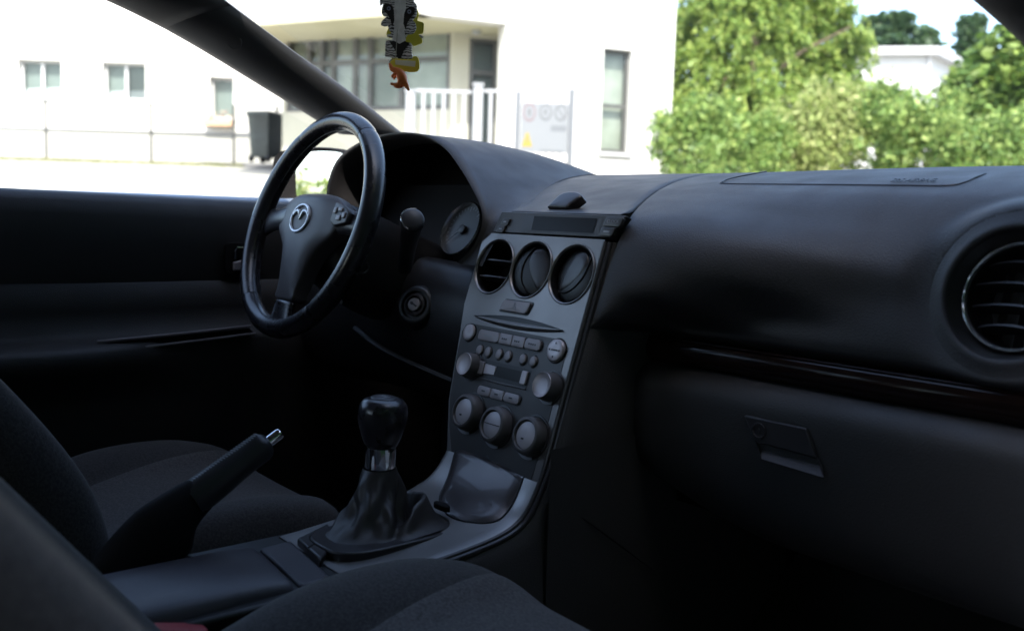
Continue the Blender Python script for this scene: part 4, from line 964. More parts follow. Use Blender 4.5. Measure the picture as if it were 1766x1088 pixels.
# right-hand stalk, its round end towards the passenger
se = np.array([-.151, .491, .930]); s0_ = at(698, 462, x=-.285)
mb = MB(); sx_ = (se-s0_)/np.linalg.norm(se-s0_)
mb.tube([s0_, s0_*.6+se*.4, s0_*.25+se*.75, se-sx_*.018], [.012, .012, .0145, .0155], 18); stk = obj('wiper_stalk', mb, 'smooth_plastic', colm)
ef_ = Fr(se-sx_*.020, np.cross((0, 0, 1), sx_), np.cross(sx_, np.cross((0, 0, 1), sx_)), sx_)
mb = MB(); mb.lathe(ef_, [(.0155, -.002), (.0172, .003), (.0174, .012), (.0162, .016), (.0135, .0172), (.001, .0176)], 36); obj('stalk_end', mb, 'smooth_plastic', stk, smooth=50)
mb = MB(); mb.tube([ef_.P(.0166*math.cos(t), .0166*math.sin(t), .0150) for t in np.linspace(R(70), R(250), 22)], .0011, 6); obj('end_ring', mb, 'bright_ring', stk)
mb = MB(); mb.tube([wf.P(-.06, .0, -.07), wf.P(-.15, .03, -.06), wf.P(-.185, .035, -.055)], [.010, .011, .013], 14); obj('light_stalk', mb, 'smooth_plastic', colm)
# tilt/cruise lever glint and second small fittings on the shroud's flank
q = at(625, 460, x=-.318); mb = MB(); qf = Fr(q, (0, 1, 0), (0, 0, 1), (1, 0, 0)); mb.tube([qf.P(.010*math.cos(t), .010*math.sin(t), .002) for t in np.linspace(R(170), R(400), 18)], .0016, 6); obj('cover_ring', mb, 'smooth_plastic', shr)
q = at(550, 533, x=-.36); mb = MB(); mb.tube([q, q+np.array([.02, .012, .012]), q+np.array([.035, .02, .014])], [.004, .005, .004], 8); obj('tilt_lever', mb, 'button_plastic', colm)

whl = thing('steering_wheel', 'black leather three-spoke steering wheel with a chrome winged emblem on its hub', 'steering wheel', WC)
Rm, rt_ = .1735, .0162
def rimpt(a, q, sc=1.0):
    r = Rm+rt_*sc*math.cos(q)*.93; return wf.P(r*math.cos(a), r*math.sin(a), rt_*sc*math.sin(q)*1.05)
SE = [R(56), R(-51), R(-129), R(124)]
def arc_mesh(a0, a1, n, sc=1.0):
    mb = MB(); mb.grid([[rimpt(a, q, sc*(1+.035*math.exp(-((a-a0)/.04)**2)*0)) for q in np.linspace(0, 2*math.pi, 20, endpoint=False)] for a in np.linspace(a0, a1, n)], closed=True); return mb
rim = None
for a0, a1, n in ((R(-51), R(56), 40), (R(56), R(124), 28), (R(124), R(231), 40), (R(231), R(309), 30)):
    g_ = R(.25); mb = MB(); rows = []
    for i, a in enumerate(np.linspace(a0+g_, a1-g_, n)):
        e = .965 if i in (0, n-1) else 1.0
        rows.append([rimpt(a, q, e) for q in np.linspace(0, 2*math.pi, 24, endpoint=False)])
    mb.grid(rows, closed=True, cap=True); o_ = obj('rim_section', mb, 'rim_leather', whl, smooth=60)
# stitched seams round the inside of the rim
mb = MB(); mb.tube([rimpt(a, R(180), 1.01) for a in np.linspace(0, 2*math.pi, 120, endpoint=False)], .0007, 5, closed=True); obj('rim_stitching', mb, 'dark_print', whl)
# hub pad: shield outline with a stem running down
half = [(0, .050), (.034, .0495), (.066, .045), (.088, .032), (.096, .012), (.092, -.012), (.074, -.028), (.058, -.042), (.046, -.060), (.037, -.087), (.0305, -.112), (.0285, -.126), (0, -.127)]
hs = spline(half, 44); outline = [tuple(p) for p in hs]+[(-a, b) for a, b in hs[::-1][1:-1]]
mb = MB(); rows = []
for s, h in ((.985, -.022), (1.0, -.012), (1.0, -.004), (.985, .002)):
    rows.append([wf.P(a*s, b*s, h) for a, b in outline])
# crown built by shrinking towards the spine of the pad
for t in (.12, .3, .5, .7, .86, 1.0):
    row = []
    for a, b in outline:
        a2 = a*(1-t); b2 = b+(max(-.10, min(.018, b))-b)*t*.8
        dm = .013*max(0, 1-(math.hypot(a2, (b2-.0)*.8)/.10)**2)+.001
        row.append(wf.P(a2*.985, b2*.985, .002+dm*math.sin(min(1, t*2.4)*math.pi/2)))
    rows.append(row)
mb.grid(rows, closed=True); hub = obj('hub_pad', mb, 'pad_plastic', whl, smooth=180)
# spokes to left and right with the switch pods
for sgn in (-1, 1):
    mb = MB(); rows = []
    for t in np.linspace(0, 1, 10):
        x = .070+(.165-.070)*t; hw_ = .0260-.008*math.sin(t*math.pi*.75)+.006*t**4; cy = .012-.010*t; z0 = .002-.008*t
        rows.append([wf.P(sgn*x, cy+hw_*math.cos(q)*(1), z0-.006+.0105*math.sin(q)) for q in np.linspace(0, 2*math.pi, 18, endpoint=False)])
    mb.grid(rows, closed=True, cap=True); spk = obj('spoke', mb, 'smooth_plastic', whl, smooth=180)
    if sgn < 0: continue
    pod = [(sgn*a, b) for a, b in ((.082, .034), (.118, .026), (.130, .018), (.128, .002), (.096, -.004), (.080, .004))]
    mb = MB(); mb.dome(wf, pod, -.002, .0075, .002, rings=4, pw=6); pd_ = obj('switch_pod', mb, 'graphite_paint', spk, smooth=60)
    for (a, b, w, h) in ((.091, .020, .009, .010), (.106, .022, .012, .0065), (.106, .0085, .012, .0085), (.120, .013, .008, .009)):
        mb = MB(); mb.dome(wf.at(sgn*a, b, .0088), rrect(-w/2, w/2, -h/2, h/2, .002), -.001, .0022, .0008, rings=3, pw=5); obj('switch', mb, 'button_plastic', pd_, smooth=50)
# lower leather spoke
mb = MB(); rows = []
for t in np.linspace(0, 1, 10):
    y_ = -.1285-.038*t; w = .0285+.010*t**2.2; rows.append([wf.P(w*math.cos(q), y_, -.004+.0085*math.sin(q)-.002*t) for q in np.linspace(0, 2*math.pi, 22, endpoint=False)])
mb.grid(rows, closed=True, cap=True); obj('lower_spoke', mb, 'rim_leather', whl, smooth=180)
mb = MB(); mb.prism(wf, rrect(-.060, .060, -.055, .045, .02), -.05, -.02); obj('hub_back', mb, 'black_plastic', whl, bevel=.008)
# chrome emblem: oval ring with wings that meet in a V
em = wf.at(0, .003, .0168); ex_, ey_ = .0270, .0222
mb = MB(); rows = []
for q in np.linspace(0, 2*math.pi, 12, endpoint=False): pass
ringp = [em.P(ex_*math.cos(t), ey_*math.sin(t), 0) for t in np.linspace(0, 2*math.pi, 48, endpoint=False)]
mb.tube(ringp, .0024, 8, closed=True); emb = obj('emblem', mb, 'emblem_silver', hub)
half = [(-.0255, .0035), (-.018, .0100), (-.011, .0118), (-.006, .0100), (-.0025, .0040), (0, -.0015)]
L_ = spline(half, 18); full = list(L_)+[np.array([-a, b]) for a, b in L_[::-1][1:]]
mb = MB(); tw = [.0009+.0021*math.sin(math.pi*min(1, abs(k-17)/17*.9+.08)) for k in range(len(full))]
mb.tube([em.P(a, b, .0006) for a, b in full], tw, 8); obj('emblem_wings', mb, 'emblem_silver', emb)
mb = MB(); mb.lathe(em, [(ex_*1.15, -.004), (ex_*1.12, -.0015), (.001, -.0008)], 40, sy=ey_/ex_); obj('emblem_plate', mb, 'pad_plastic', hub, smooth=60)

# ================================================================== SEATS
def seat(label, cx, hw, back_front, rec, ytop_, lean0, group, yo=0.0, cushz=0.0):
    """back_front(z) gives y of the bolster front; rec is unused depth below the bolsters"""
    t = thing('front_seat', label, 'car seat', (cx, .1+yo, .30), group)
    # cushion
    ys = [-.18, -.05, .07, .135, .20, .29, .36, .405, .425, .432]
    dz = [-.06, -.055, -.036, -.010, .002, .002, -.006, -.018, -.048, -.12]
    prof = [(-1.0, -.20), (-1.0, -.06), (-.97, -.012), (-.90, .014), (-.80, .022), (-.68, .016), (-.56, .002), (-.48, -.012), (-.25, -.016), (0, -.017)]
    prof = prof+[(-a, b) for a, b in prof[::-1][1:]]
    rows = []
    for y, d_ in zip(ys, dz):
        fl = 1-.06*max(0, (y-.25)/.18)**2; soft = np.interp(y, [-.2, .3, .43], [1, .95, .55])
        row = []
        for a, b in prof:
            zz = .548+cushz+(b if b < -.03 else b*soft)+d_
            yy = y+yo-.030*abs(a)**3*(1 if y > .3 else 0)
            row.append(np.array([cx+hw*a*fl, yy, max(.33, zz)]))
        rows.append(row)
    mb = MB(); mb.grid(rows); cu = obj('cushion', mb, 'seat_fabric', t, smooth=180, subd=2)
    # insert panel with its seams, laid 3 mm proud of the cushion
    ins = []
    for y, d_ in zip(ys[:9], dz[:9]):
        if y < -.06: continue
        fl = 1-.06*max(0, (y-.25)/.18)**2; soft = np.interp(y, [-.2, .3, .43], [1, .95, .55]); e = np.interp(y, [-.05, .2, .43], [.50, .53, .80])
        row = []
        for a in np.linspace(-e, e, 15):
            b = float(np.interp(abs(a), [0, .25, .48, .56, .68, .80], [-.017, -.016, -.012, .002, .016, .022]))
            ed = abs(abs(a)-e) < 1e-6
            zz = .548+cushz+b*soft+d_+(-.004 if ed else .0035)
            yy = y+yo-.030*abs(a)**3*(1 if y > .3 else 0)
            row.append(np.array([cx+hw*a*fl, yy-(0 if y < .41 else -.004), zz]))
        ins.append(row)
    for sd in (0, -1):
        mb = MB(); mb.tube([r_[sd]+np.array([0, 0, .0034]) for r_ in ins], .0008, 6); obj('seam', mb, 'carpet', cu, subd=1)
    mb = MB(); mb.grid(ins); obj('seat_insert', mb, 'seat_insert', cu, smooth=180, subd=2)
    # backrest
    zs = [.46, .52, .60, .68, .76, .84, .92, 1.00, 1.06, 1.08]
    rows = []; brow = []
    for z in zs:
        wv = np.interp(z, [.46, .55, .80, 1.0, 1.08], [.98, 1.0, 1.0, .90, .70])*hw
        yf = back_front(z)+yo; bol = np.interp(z, [.46, .6, .85, 1.02], [.045, .055, .05, .02])
        pr = [(-.90, -.13), (-1.0, -.10), (-1.02, -.05), (-.98, -.012), (-.90, .0), (-.78, -.006), (-.62, -bol*.75), (-.45, -bol), (0, -bol-.004)]
        pr = pr+[(-a, b) for a, b in pr[::-1][1:]]+[(.45, -.15), (-.45, -.15)]
        if z > 1.05: pr = [(a, b*.8-.03) for a, b in pr]
        rows.append([np.array([cx+wv*a, yf+b, z]) for a, b in pr])
    mb = MB(); mb.grid(rows, closed=True, cap=True); bk = obj('backrest', mb, 'seat_fabric', t, smooth=180, subd=2)
    # head restraint on two posts
    yh = back_front(1.12)+yo-.06
    mb = MB(); rows = []
    for z, w, dp_ in ((1.105, .10, .03), (1.12, .125, .045), (1.17, .135, .05), (1.23, .12, .045), (1.25, .09, .028)):
        rows.append([np.array([cx+w*np.sign(math.cos(q))*abs(math.cos(q))**.6, yh-(z-1.1)*.4+dp_*np.sign(math.sin(q))*abs(math.sin(q))**.7, z]) for q in np.linspace(0, 2*math.pi, 24, endpoint=False)])
    mb.grid(rows, closed=True, cap=True); hr = obj('head_restraint', mb, 'seat_fabric', t, smooth=180, subd=1)
    for s in (-1, 1):
        mb = MB(); mb.tube([(cx+s*.05, yh+.01, 1.0), (cx+s*.05, yh, 1.13)], .006, 10); obj('post', mb, 'chrome', hr)
    # rails and side valance
    for s in (-1, 1):
        mb = MB(); mb.box(WORLD, cx+s*hw*.86-.02, cx+s*hw*.86+.02, -.2+yo, .36+yo, .255, .36); obj('seat_rail', mb, 'black_plastic', t, bevel=.008)
    return t
seat('grey cloth passenger seat in the foreground, its cushion nearest the glovebox', .352, .252, lambda z: -.094-.78*(z-.716), .04, 0, 0, None)
seat('grey cloth driver seat beyond the handbrake, under the far door', -.378, .243, lambda z: float(np.interp(z, [.40, .53, .56, .615, .67, .736, 1.1], [.082, .084, .082, .062, .026, -.024, -.32])), .04, 0, 0, None, yo=0, cushz=-.018)
# seat belt buckle beside the armrest box
bq = at(312, 1081, x=.112)
bk = thing('seat_belt_buckle', 'red-topped seat belt buckle between the armrest and passenger seat', 'buckle', bq-np.array([0, 0, .06]))
bf = Fr(bq, (1, 0, 0), np.array([0, .95, -.25]), np.array([0, .25, .95]))
mb = MB(); mb.prism(bf, rrect(-.014, .014, -.028, .028, .006), -.09, -.004); obj('housing', mb, 'black_plastic', bk, bevel=.003)
mb = MB(); mb.prism(bf, rrect(-.0115, .0115, -.025, .024, .004), -.005, .001); obj('release_button', mb, 'red_plastic', bk, bevel=.0015)

# ================================================================== MIRROR AND HANGING THINGS
rm = thing('rear_view_mirror', 'black rear-view mirror hanging from the top of the windscreen', 'mirror', (-.02, .44, 1.27))
mb = MB(); mf_ = Fr((-.03, .42, 1.265), (1, 0, 0), (0, .1, 1), (0, -1, .1)); mb.dome(mf_, rrect(-.12, .12, -.032, .032, .028), -.03, 0, .001, rings=3, pw=8); obj('housing', mb, 'black_plastic', rm)
mb = MB(); mb.prism(mf_, rrect(-.113, .113, -.026, .026, .024), .0012, .0022); obj('mirror_glass', mb, 'mirror_glass', rm, smooth=0)
mb = MB(); mb.tube([(-.03, .45, 1.27), (-.02, .455, 1.30), (-.01, .46, 1.325)], .010, 10); obj('stem', mb, 'black_plastic', rm)

HY = .40
hc = at(688, 55, y=HY)
cdir = np.array([math.sin(YAW-.10), -math.cos(YAW-.10), 0]); cX = np.array([math.cos(YAW-.10), math.sin(YAW-.10), 0])
pxm = float((hc-CAM_O)@FW)/FPX
tilt_ = .045
cY = np.array([0, 0, 1.0])
cf = Fr(hc, cX, cY, cdir)
def cpx(px, py, f=None): return ((px-688)*pxm, -(py-55)*pxm)
def tree_outline():
    L = [(666, -60), (660, -40), (672, -34), (656, -14), (654, 2), (655, 12), (660, 8), (657, 22), (661, 30), (666, 30), (658, 38), (657, 45), (664, 47), (668, 46), (671, 53), (675, 58), (668, 60), (668, 64), (676, 66), (679, 70), (666, 71), (665, 92), (667, 98)]
    Rr = [(709, 101), (711, 90), (710, 75), (700, 72), (700, 66), (704, 60), (713, 58), (718, 50), (716, 40), (712, 36), (717, 30), (719, 20), (718, 10), (713, 4), (716, -8), (708, -22), (712, -34), (700, -48), (690, -70)]
    q_ = np.array([cpx(*q) for q in L+Rr]); return [tuple(a) for a in spline(np.vstack([q_, q_[:1]]), 150)[:-1]]
tg = thing('air_freshener', 'tree-shaped card with a white tiger face, in front of the yellow card', 'air freshener', hc, 'air fresheners on the mirror')
tl = tree_outline()
mb = MB(); mb.prism(cf, tl, -.0008, .0008); obj('card', mb, 'tiger_print', tg, smooth=0)
mb = MB(); mb.prism(cf, [cpx(*q) for q in ((681, -10), (699, -10), (700, 20), (698, 55), (701, 70), (689, 76), (677, 70), (680, 55), (679, 20))], .0008, .0012); obj('nose_bridge', mb, 'tiger_nose', tg, smooth=0)
mb = MB(); mb.prism(cf, [cpx(*q) for q in ((672, 72), (680, 71), (690, 76), (699, 71), (707, 75), (697, 88), (693, 99), (688, 101), (683, 88))], .0008, .0014); obj('nose', mb, 'tiger_black', tg, smooth=0)
for ex, ey, s in ((670, 17, 1), (706, 22, -1)):
    mb = MB(); mb.prism(cf, [cpx(ex+s*a, ey+b) for a, b in ((-10, -6), (-3, -9), (6, -5), (9, 4), (10, 20), (6, 30), (3, 18), (-3, 9), (-9, 3))], .0008, .0013); ee = obj('eye_patch', mb, 'tiger_black', tg, smooth=0)
    mb = MB(); f_ = cf.at(*cpx(ex, ey)); mb.lathe(f_, [(.0026, .0013), (.0022, .0018), (.0005, .0019)], 14); ey_o = obj('eye', mb, 'tiger_eye', ee); mb = MB(); mb.lathe(f_, [(.0011, .0019), (.0009, .0022)], 10); obj('pupil', mb, 'tiger_black', ee, smooth=0)
yl = thing('air_freshener', 'plain yellow tree-shaped card showing behind the tiger card', 'air freshener', hc-cdir*.012, 'air fresheners on the mirror')
yf_ = Fr(hc-cdir*.012, cX*math.cos(.12)-cY*math.sin(.12)*-1*-1, cY*math.cos(.12)+cX*math.sin(.12)*1, cdir)
def ypx(px, py):
    q = onplane(px, py, yf_.O, cdir)-yf_.O; return float(q@yf_.X), float(q@yf_.Y)
yo_ = [(700, -60), (716, -20), (712, 0), (721, 20), (722, 28), (720, 36), (730, 40), (731, 48), (729, 58), (722, 60), (727, 66), (728, 74), (720, 78), (714, 80), (706, 76), (706, 96), (721, 100), (719, 124), (676, 118), (677, 98), (690, 92), (686, 68), (672, 66), (667, 60), (670, 50), (682, 30), (676, 0), (680, -40)]
yq = spline(np.array([ypx(*q) for q in yo_+yo_[:1]]), 140)[:-1]; mb = MB(); mb.prism(yf_, [tuple(a) for a in yq], -.0008, .0008); yc = obj('card', mb, 'card_yellow', yl, smooth=0)
mb = MB(); mb.prism(yf_, [ypx(*q) for q in ((682, 104), (717, 106), (716, 116), (682, 112))], .0008, .0012); obj('label_panel', mb, 'card_label', yl, smooth=0)
mb = MB(); mb.prism(yf_, [ypx(*q) for q in ((723, 60), (728, 62), (731, 66), (729, 68), (724, 64))], .0008, .0012); obj('cut_notch', mb, 'frame_white', yl, smooth=0)
# threads up to the mirror
for root, dx in ((tg, -.002), (yl, .004)):
    p0 = hc+np.array([0, 0, .076]); mb = MB(); mb.tube([p0+cX*dx*(1)-(cdir*.012 if root is yl else 0), (p0+np.array([-.03, .415, 1.24]))/2*0+np.array([-.045+dx, .405, 1.262]), np.array([-.04+dx, .41, 1.276])], .0006, 5); obj('thread', mb, 'thread', root)
# orange rubber dinosaur hanging below
dn = thing('toy_dinosaur', 'small orange dinosaur figure dangling head-up under the yellow card', 'toy figure', at(690, 130, y=HY-.004))
df = Fr(at(690, 130, y=HY-.004), cX, cY, cdir)
def dpx(px, py, c=0): return df.P((px-690)*pxm, -(py-130)*pxm, c)
def chain(nm, pts, par, m_='toy_orange'):
    mb = MB(); Q = spline([dpx(*p[:2], (p[3] if len(p) > 3 else 0)*pxm) for p in pts], len(pts)*4); r_ = np.interp(np.linspace(0, 1, len(Q)), np.linspace(0, 1, len(pts)), [p[2]*pxm for p in pts])
    mb.tube(Q, list(r_), 12, upv=(0.3, .2, .1)); return obj(nm, mb, m_, par, smooth=180, subd=1)
chain('body', [(674, 118, 3.4), (678, 121, 4.6), (684, 123, 6.2), (690, 128, 8.6), (694, 136, 9.2), (699, 144, 5.6), (703, 150, 3.6), (706, 156, 1.6)], dn)
chain('head', [(671, 110, 1.8), (673, 115, 3.4), (676, 120, 4.2), (682, 122, 4)], dn)
chain('arm', [(684, 128, 2.6, 4), (679, 131, 2.4, 6), (677, 135, 1.8, 6)], dn); chain('arm', [(683, 130, 2.4, -4), (678, 134, 2.2, -6), (679, 137, 1.5, -6)], dn)
chain('leg', [(692, 140, 5.2, 4), (689, 146, 4.0, 7), (682, 147, 3.0, 7), (675, 145, 2.0, 7)], dn); chain('leg', [(693, 142, 5, -4), (690, 148, 3.6, -7), (684, 149, 2.6, -7), (678, 148, 1.8, -7)], dn)
mb = MB(); mb.tube([dpx(672, 113), dpx(670, 108), dpx(673, 104, -.004), dpx(680, 99, -.006), hc-cdir*.006+np.array([0, 0, .074]), np.array([-.035, .41, 1.276])], .0006, 5); obj('thread', mb, 'thread', dn)
# ================================================================== GROUND OUTSIDE
def gdep(x, y): return (x-CAM_O[0])*FWH[0]+(y-CAM_O[1])*FWH[1]
def gz(x, y):
    d = gdep(x, y)
    s = .0885*max(0.0, d-1.0)
    if d < 4: s *= max(0, min(1, (d-1.0)/3.0))
    if d > 30: s = .0885*29+(.0885*12)*(1-math.exp(-(d-30)/12))
    return s
def hp(d, lat):  # point on the ground at heading depth d and lateral offset
    x = CAM_O[0]+FWH[0]*d+_rt[0]*lat; y = CAM_O[1]+FWH[1]*d+_rt[1]*lat; return np.array([x, y, gz(x, y)])
ds = [-400, -120, -40, -15, -6, -2, 0, 1, 1.6, 2.2, 2.8, 3.4, 4, 5, 7, 10, 14, 18, 22, 26, 30, 34, 40, 50, 70, 110, 200, 400, 900]
ls = [-900, -300, -120, -60, -30, -18, -12, -8, -5, -3, -1, 1, 3, 5, 8, 12, 18, 30, 60, 120, 300, 900]
mb = MB(); mb.grid([[hp(d, l) for l in ls] for d in ds]); tag(obj('ground', mb, 'concrete_ground', None, smooth=180), kind='structure')
def depz(px, py, z): return dep(px, py, z)
def ground_at(px, py):
    lo, hi = 2.0, 60.0
    for _ in range(50):
        m_ = (lo+hi)/2; q = dep(px, py, m_)
        if q[2] > gz(q[0], q[1]): lo = m_
        else: hi = m_
    return dep(px, py, lo)
# darker strip laid on the ground by the bin
pl_ = [(340, 279.5), (380, 287), (430, 291), (475, 294), (560, 299), (620, 290), (640, 276), (520, 278), (430, 280)]
gp_ = [ground_at(*q) for q in pl_]; mb = MB(); c_ = np.mean(gp_, 0)
rows = [[c_*(1-t)+p*t for p in gp_] for t in (.02, .5, 1)]; rows = [[np.array([p[0], p[1], gz(p[0], p[1])+.012]) for p in r] for r in rows]
mb.grid(rows, closed=True); tag(obj('path', mb, 'dark_ground', None, smooth=180), kind='structure')

class Wall:
    def __init__(s, O, u):
        s.O = np.asarray(O, float); s.u = np.array([u[0], u[1], 0.0]); s.u /= np.linalg.norm(s.u)
        n = np.array([s.u[1], -s.u[0], 0]); s.n = n if n@(CAM_O-s.O) > 0 else -n
        s.fr = Fr(np.array([s.O[0], s.O[1], 0]), s.u, (0, 0, 1), s.n)
    def sz(s, px, py, off=0.0):
        q = onplane(px, py, s.O+s.n*off, s.n); return float((q-s.O)@s.u), float(q[2])
    def rect(s, x0, y0, x1, y1, off=0.0):
        a = s.sz(x0, y0, off); b = s.sz(x1, y1, off); c = s.sz(x0, y1, off); d = s.sz(x1, y0, off)
        s0, s1 = (a[0]+c[0])/2, (b[0]+d[0])/2; return min(s0, s1), max(s0, s1), (b[1]+c[1])/2, (a[1]+d[1])/2
def wall_mesh(w, s0, s1, z0, z1, holes, th=.3):
    S = sorted({s0, s1, *[h[0] for h in holes], *[h[1] for h in holes]}); Z = sorted({z0, z1, *[h[2] for h in holes], *[h[3] for h in holes]}); mb = MB(); f = w.fr
    inh = lambda a, b: any(h[0] < a < h[1] and h[2] < b < h[3] for h in holes)
    for i in range(len(S)-1):
        for j in range(len(Z)-1):
            if inh((S[i]+S[i+1])/2, (Z[j]+Z[j+1])/2): continue
            for dpt in (0, -th): mb.add([f.P(S[i], Z[j], dpt), f.P(S[i+1], Z[j], dpt), f.P(S[i+1], Z[j+1], dpt), f.P(S[i], Z[j+1], dpt)], [(0, 1, 2, 3)])
    for a, b, c, d in [(s0, s1, z0, z1)]+list(holes):
        for p, q in (((a, c), (b, c)), ((b, c), (b, d)), ((b, d), (a, d)), ((a, d), (a, c))): mb.add([f.P(*p, 0), f.P(*q, 0), f.P(*q, -th), f.P(*p, -th)], [(0, 1, 2, 3)])
    return mb
def window(w, h, par, fm, wd=.06, depth=-.14, cols=(), rows=(), back='blind', sill=True, nm='window', glass='house_glass'):
    s0, s1, z0, z1 = h; f = w.fr; mb = MB()
    def bar(a, b, c, d): mb.box(f, a, b, c, d, depth-.03, depth+.03)
    bar(s0, s0+wd, z0, z1); bar(s1-wd, s1, z0, z1); bar(s0+wd, s1-wd, z0, z0+wd); bar(s0+wd, s1-wd, z1-wd, z1)
    for c in cols: x = s0+(s1-s0)*c; bar(x-wd*.6, x+wd*.6, z0+wd, z1-wd)
    cs = [0]+list(cols)+[1]
    for r in rows:
        z = z0+(z1-z0)*r
        for k in range(len(cs)-1): bar(s0+(s1-s0)*cs[k]+wd*(1 if k == 0 else .6), s0+(s1-s0)*cs[k+1]-wd*(1 if k == len(cs)-2 else .6), z-wd*.5, z+wd*.5)
    o = obj(nm, mb, fm, par, smooth=0)
    rs = [0]+list(rows)+[1]
    for i in range(len(cs)-1):
        for j in range(len(rs)-1):
            a = s0+(s1-s0)*cs[i]+wd*.5; b = s0+(s1-s0)*cs[i+1]-wd*.5; c = z0+(z1-z0)*rs[j]+wd*.4; d = z0+(z1-z0)*rs[j+1]-wd*.4
            mb = MB(); mb.add([f.P(a, c, depth), f.P(b, c, depth), f.P(b, d, depth), f.P(a, d, depth)], [(0, 1, 2, 3)]); obj('pane', mb, glass, o, smooth=0)
    if back:
        mb = MB(); mb.add([f.P(s0, z0, depth-.10), f.P(s1, z0, depth-.10), f.P(s1, z1, depth-.10), f.P(s0, z1, depth-.10)], [(0, 1, 2, 3)]); obj('blind', mb, back, o, smooth=0)
    if sill and len(cols) == 1:
        mb = MB(); mb.add([f.P(s0+.06, z0+.05, depth-.05), f.P(s1-.06, z0+.05, depth-.05), f.P(s1-.06, z0+(z1-z0)*.30, depth-.05), f.P(s0+.06, z0+(z1-z0)*.24, depth-.05)], [(0, 1, 2, 3)]); obj('net_curtain', mb, 'frame_white', o, smooth=0)
    if sill:
        mb = MB(); mb.box(f, s0-.05, s1+.05, z0-.05, z0-.002, -.10, .06); obj('sill', mb, 'frame_white', o, smooth=0)
    return o

# ================================================================== LEFT HOUSE
DL = 22.0
o_ = dep(200, 200, DL); wl_ = Wall(o_, (_rt[0]*.999-FWH[0]*.02, _rt[1]*.999-FWH[1]*.02))
s0 = wl_.sz(-260, 200)[0]; s1 = wl_.sz(640, 200)[0]; zg = dep(200, 272, DL)[2]; zp = wl_.sz(200, 226)[1]
wins = [wl_.rect(32, 103, 106, 168), wl_.rect(177, 108, 251, 173), wl_.rect(362, 133, 403, 205), wl_.rect(42, -52, 92, 3)]
hl = thing('white_house', 'long white rendered house with small paired windows beyond the side window', 'house', wl_.fr.P((s0+s1)/2, zg, -3))
obj('wall', wall_mesh(wl_, s0, s1, zp, zg+7.5, wins, .3), 'wall_render', hl, smooth=0)
mb = MB(); mb.box(wl_.fr, s0, s1, zg-1.2, zp-.002, -.3, .02); obj('plinth', mb, 'plinth_render', hl, smooth=0)
mb = MB(); mb.box(wl_.fr, s0, s1, zp-.035, zp+.012, .022, .05); obj('plinth_ledge', mb, 'grey_metal', hl, smooth=0)
for i, h in enumerate(wins):
    window(wl_, h, hl, 'frame_white', wd=.055, depth=-.17, cols=(.5,) if i != 2 else (), back='blind')
mb = MB(); mb.box(wl_.fr, s0, s1, zg-1, zg+7.4, -8, -.31); obj('rear_block', mb, 'wall_render', hl, smooth=0)
mb = MB(); mb.prism(Fr(wl_.fr.P(s0-.3, 0), -wl_.n, (0, 0, 1), wl_.u), [(-.5, zg+7.45), (4, zg+9.6), (8.5, zg+7.45)], 0, s1-s0+.6); obj('roof', mb, 'panel_render', hl, smooth=0)
# flower box under the third window
h = wins[2]; fb = thing('flower_box', 'planter of red and white flowers under the small far window', 'flower box', wl_.fr.P((h[0]+h[1])/2, h[2]-.2, .15))
mb = MB(); mb.box(wl_.fr, h[0]-.10, h[1]+.02, h[2]-.18, h[2]-.045, .07, .26); obj('trough', mb, 'terracotta', fb, smooth=0)
mbr, mbw, mbg = MB(), MB(), MB()
for k in range(150):
    p = wl_.fr.P(random.uniform(h[0]-.1, h[1]+.02), h[2]-.03+random.random()*.13*(1+.6*math.sin(k)), random.uniform(.05, .28)); a = np.array([random.gauss(0, 1) for _ in range(3)]); a /= np.linalg.norm(a); b = np.cross(a, (.3, .5, .8)); s = .026
    (mbr, mbw, mbg)[k % 3 if k % 5 else 0].add([p-a*s, p+b*s, p+a*s, p-b*s], [(0, 1, 2, 3)])
obj('red_blooms', mbr, 'flower_red', fb, smooth=0); obj('pale_blooms', mbw, 'flower_white', fb, smooth=0); obj('leaves', mbg, 'leaf_bush', fb, smooth=0)

# wire fence in front of the house: slim posts, rail and wires
fn = thing('wire_fence', 'low wire fence on slim grey posts before the white house', 'fence', ground_at(260, 276))
FD = 20.6; wf_ = Wall(dep(200, 225, FD), wl_.u); fsx = []
for px, yt, yb in ((78, 172, 273), (260, 177, 277), (403, 181, 281), (-110, 168, 270), (478, 183, 284)):
    a = dep(px, yt, FD); b = dep(px+ (1 if px < 300 else 0), yb, FD); b[2] = min(b[2], gz(b[0], b[1])+.0); b[0], b[1] = a[0], a[1]
    mb = MB(); mb.tube([b-[0, 0, .1], a], .034, 8); obj('post', mb, 'frame_grey', fn)
for yy, r in ((227, .014), (236, .004), (246, .004), (256, .004), (266, .004)):
    mb = MB(); mb.tube([dep(-110, yy-6, FD), dep(200, yy, FD), dep(478, yy+4, FD)], r, 6); obj('rail' if r > .01 else 'wire', mb, 'frame_grey' if r > .01 else 'grey_metal', fn)
# grass fringe at the fence foot
mb = MB()
for k in range(2600):
    px = random.uniform(-60, 420); q = dep(px, 274, FD-.25+random.gauss(0, .22)); x, y = q[0], q[1]; z = gz(x, y); hgt2 = random.uniform(.03, .09); a = random.uniform(0, 6.28); w = .012
    mb.add([(x-w*math.cos(a), y-w*math.sin(a), z-.01), (x+w*math.cos(a), y+w*math.sin(a), z-.01), (x+random.gauss(0, .03), y+random.gauss(0, .03), z+hgt2)], [(0, 1, 2)])
tag(obj('grass', mb, 'grass_blade', None, smooth=0, fix=False), 'short dry grass along the foot of the wire fence', 'grass', kind='stuff')

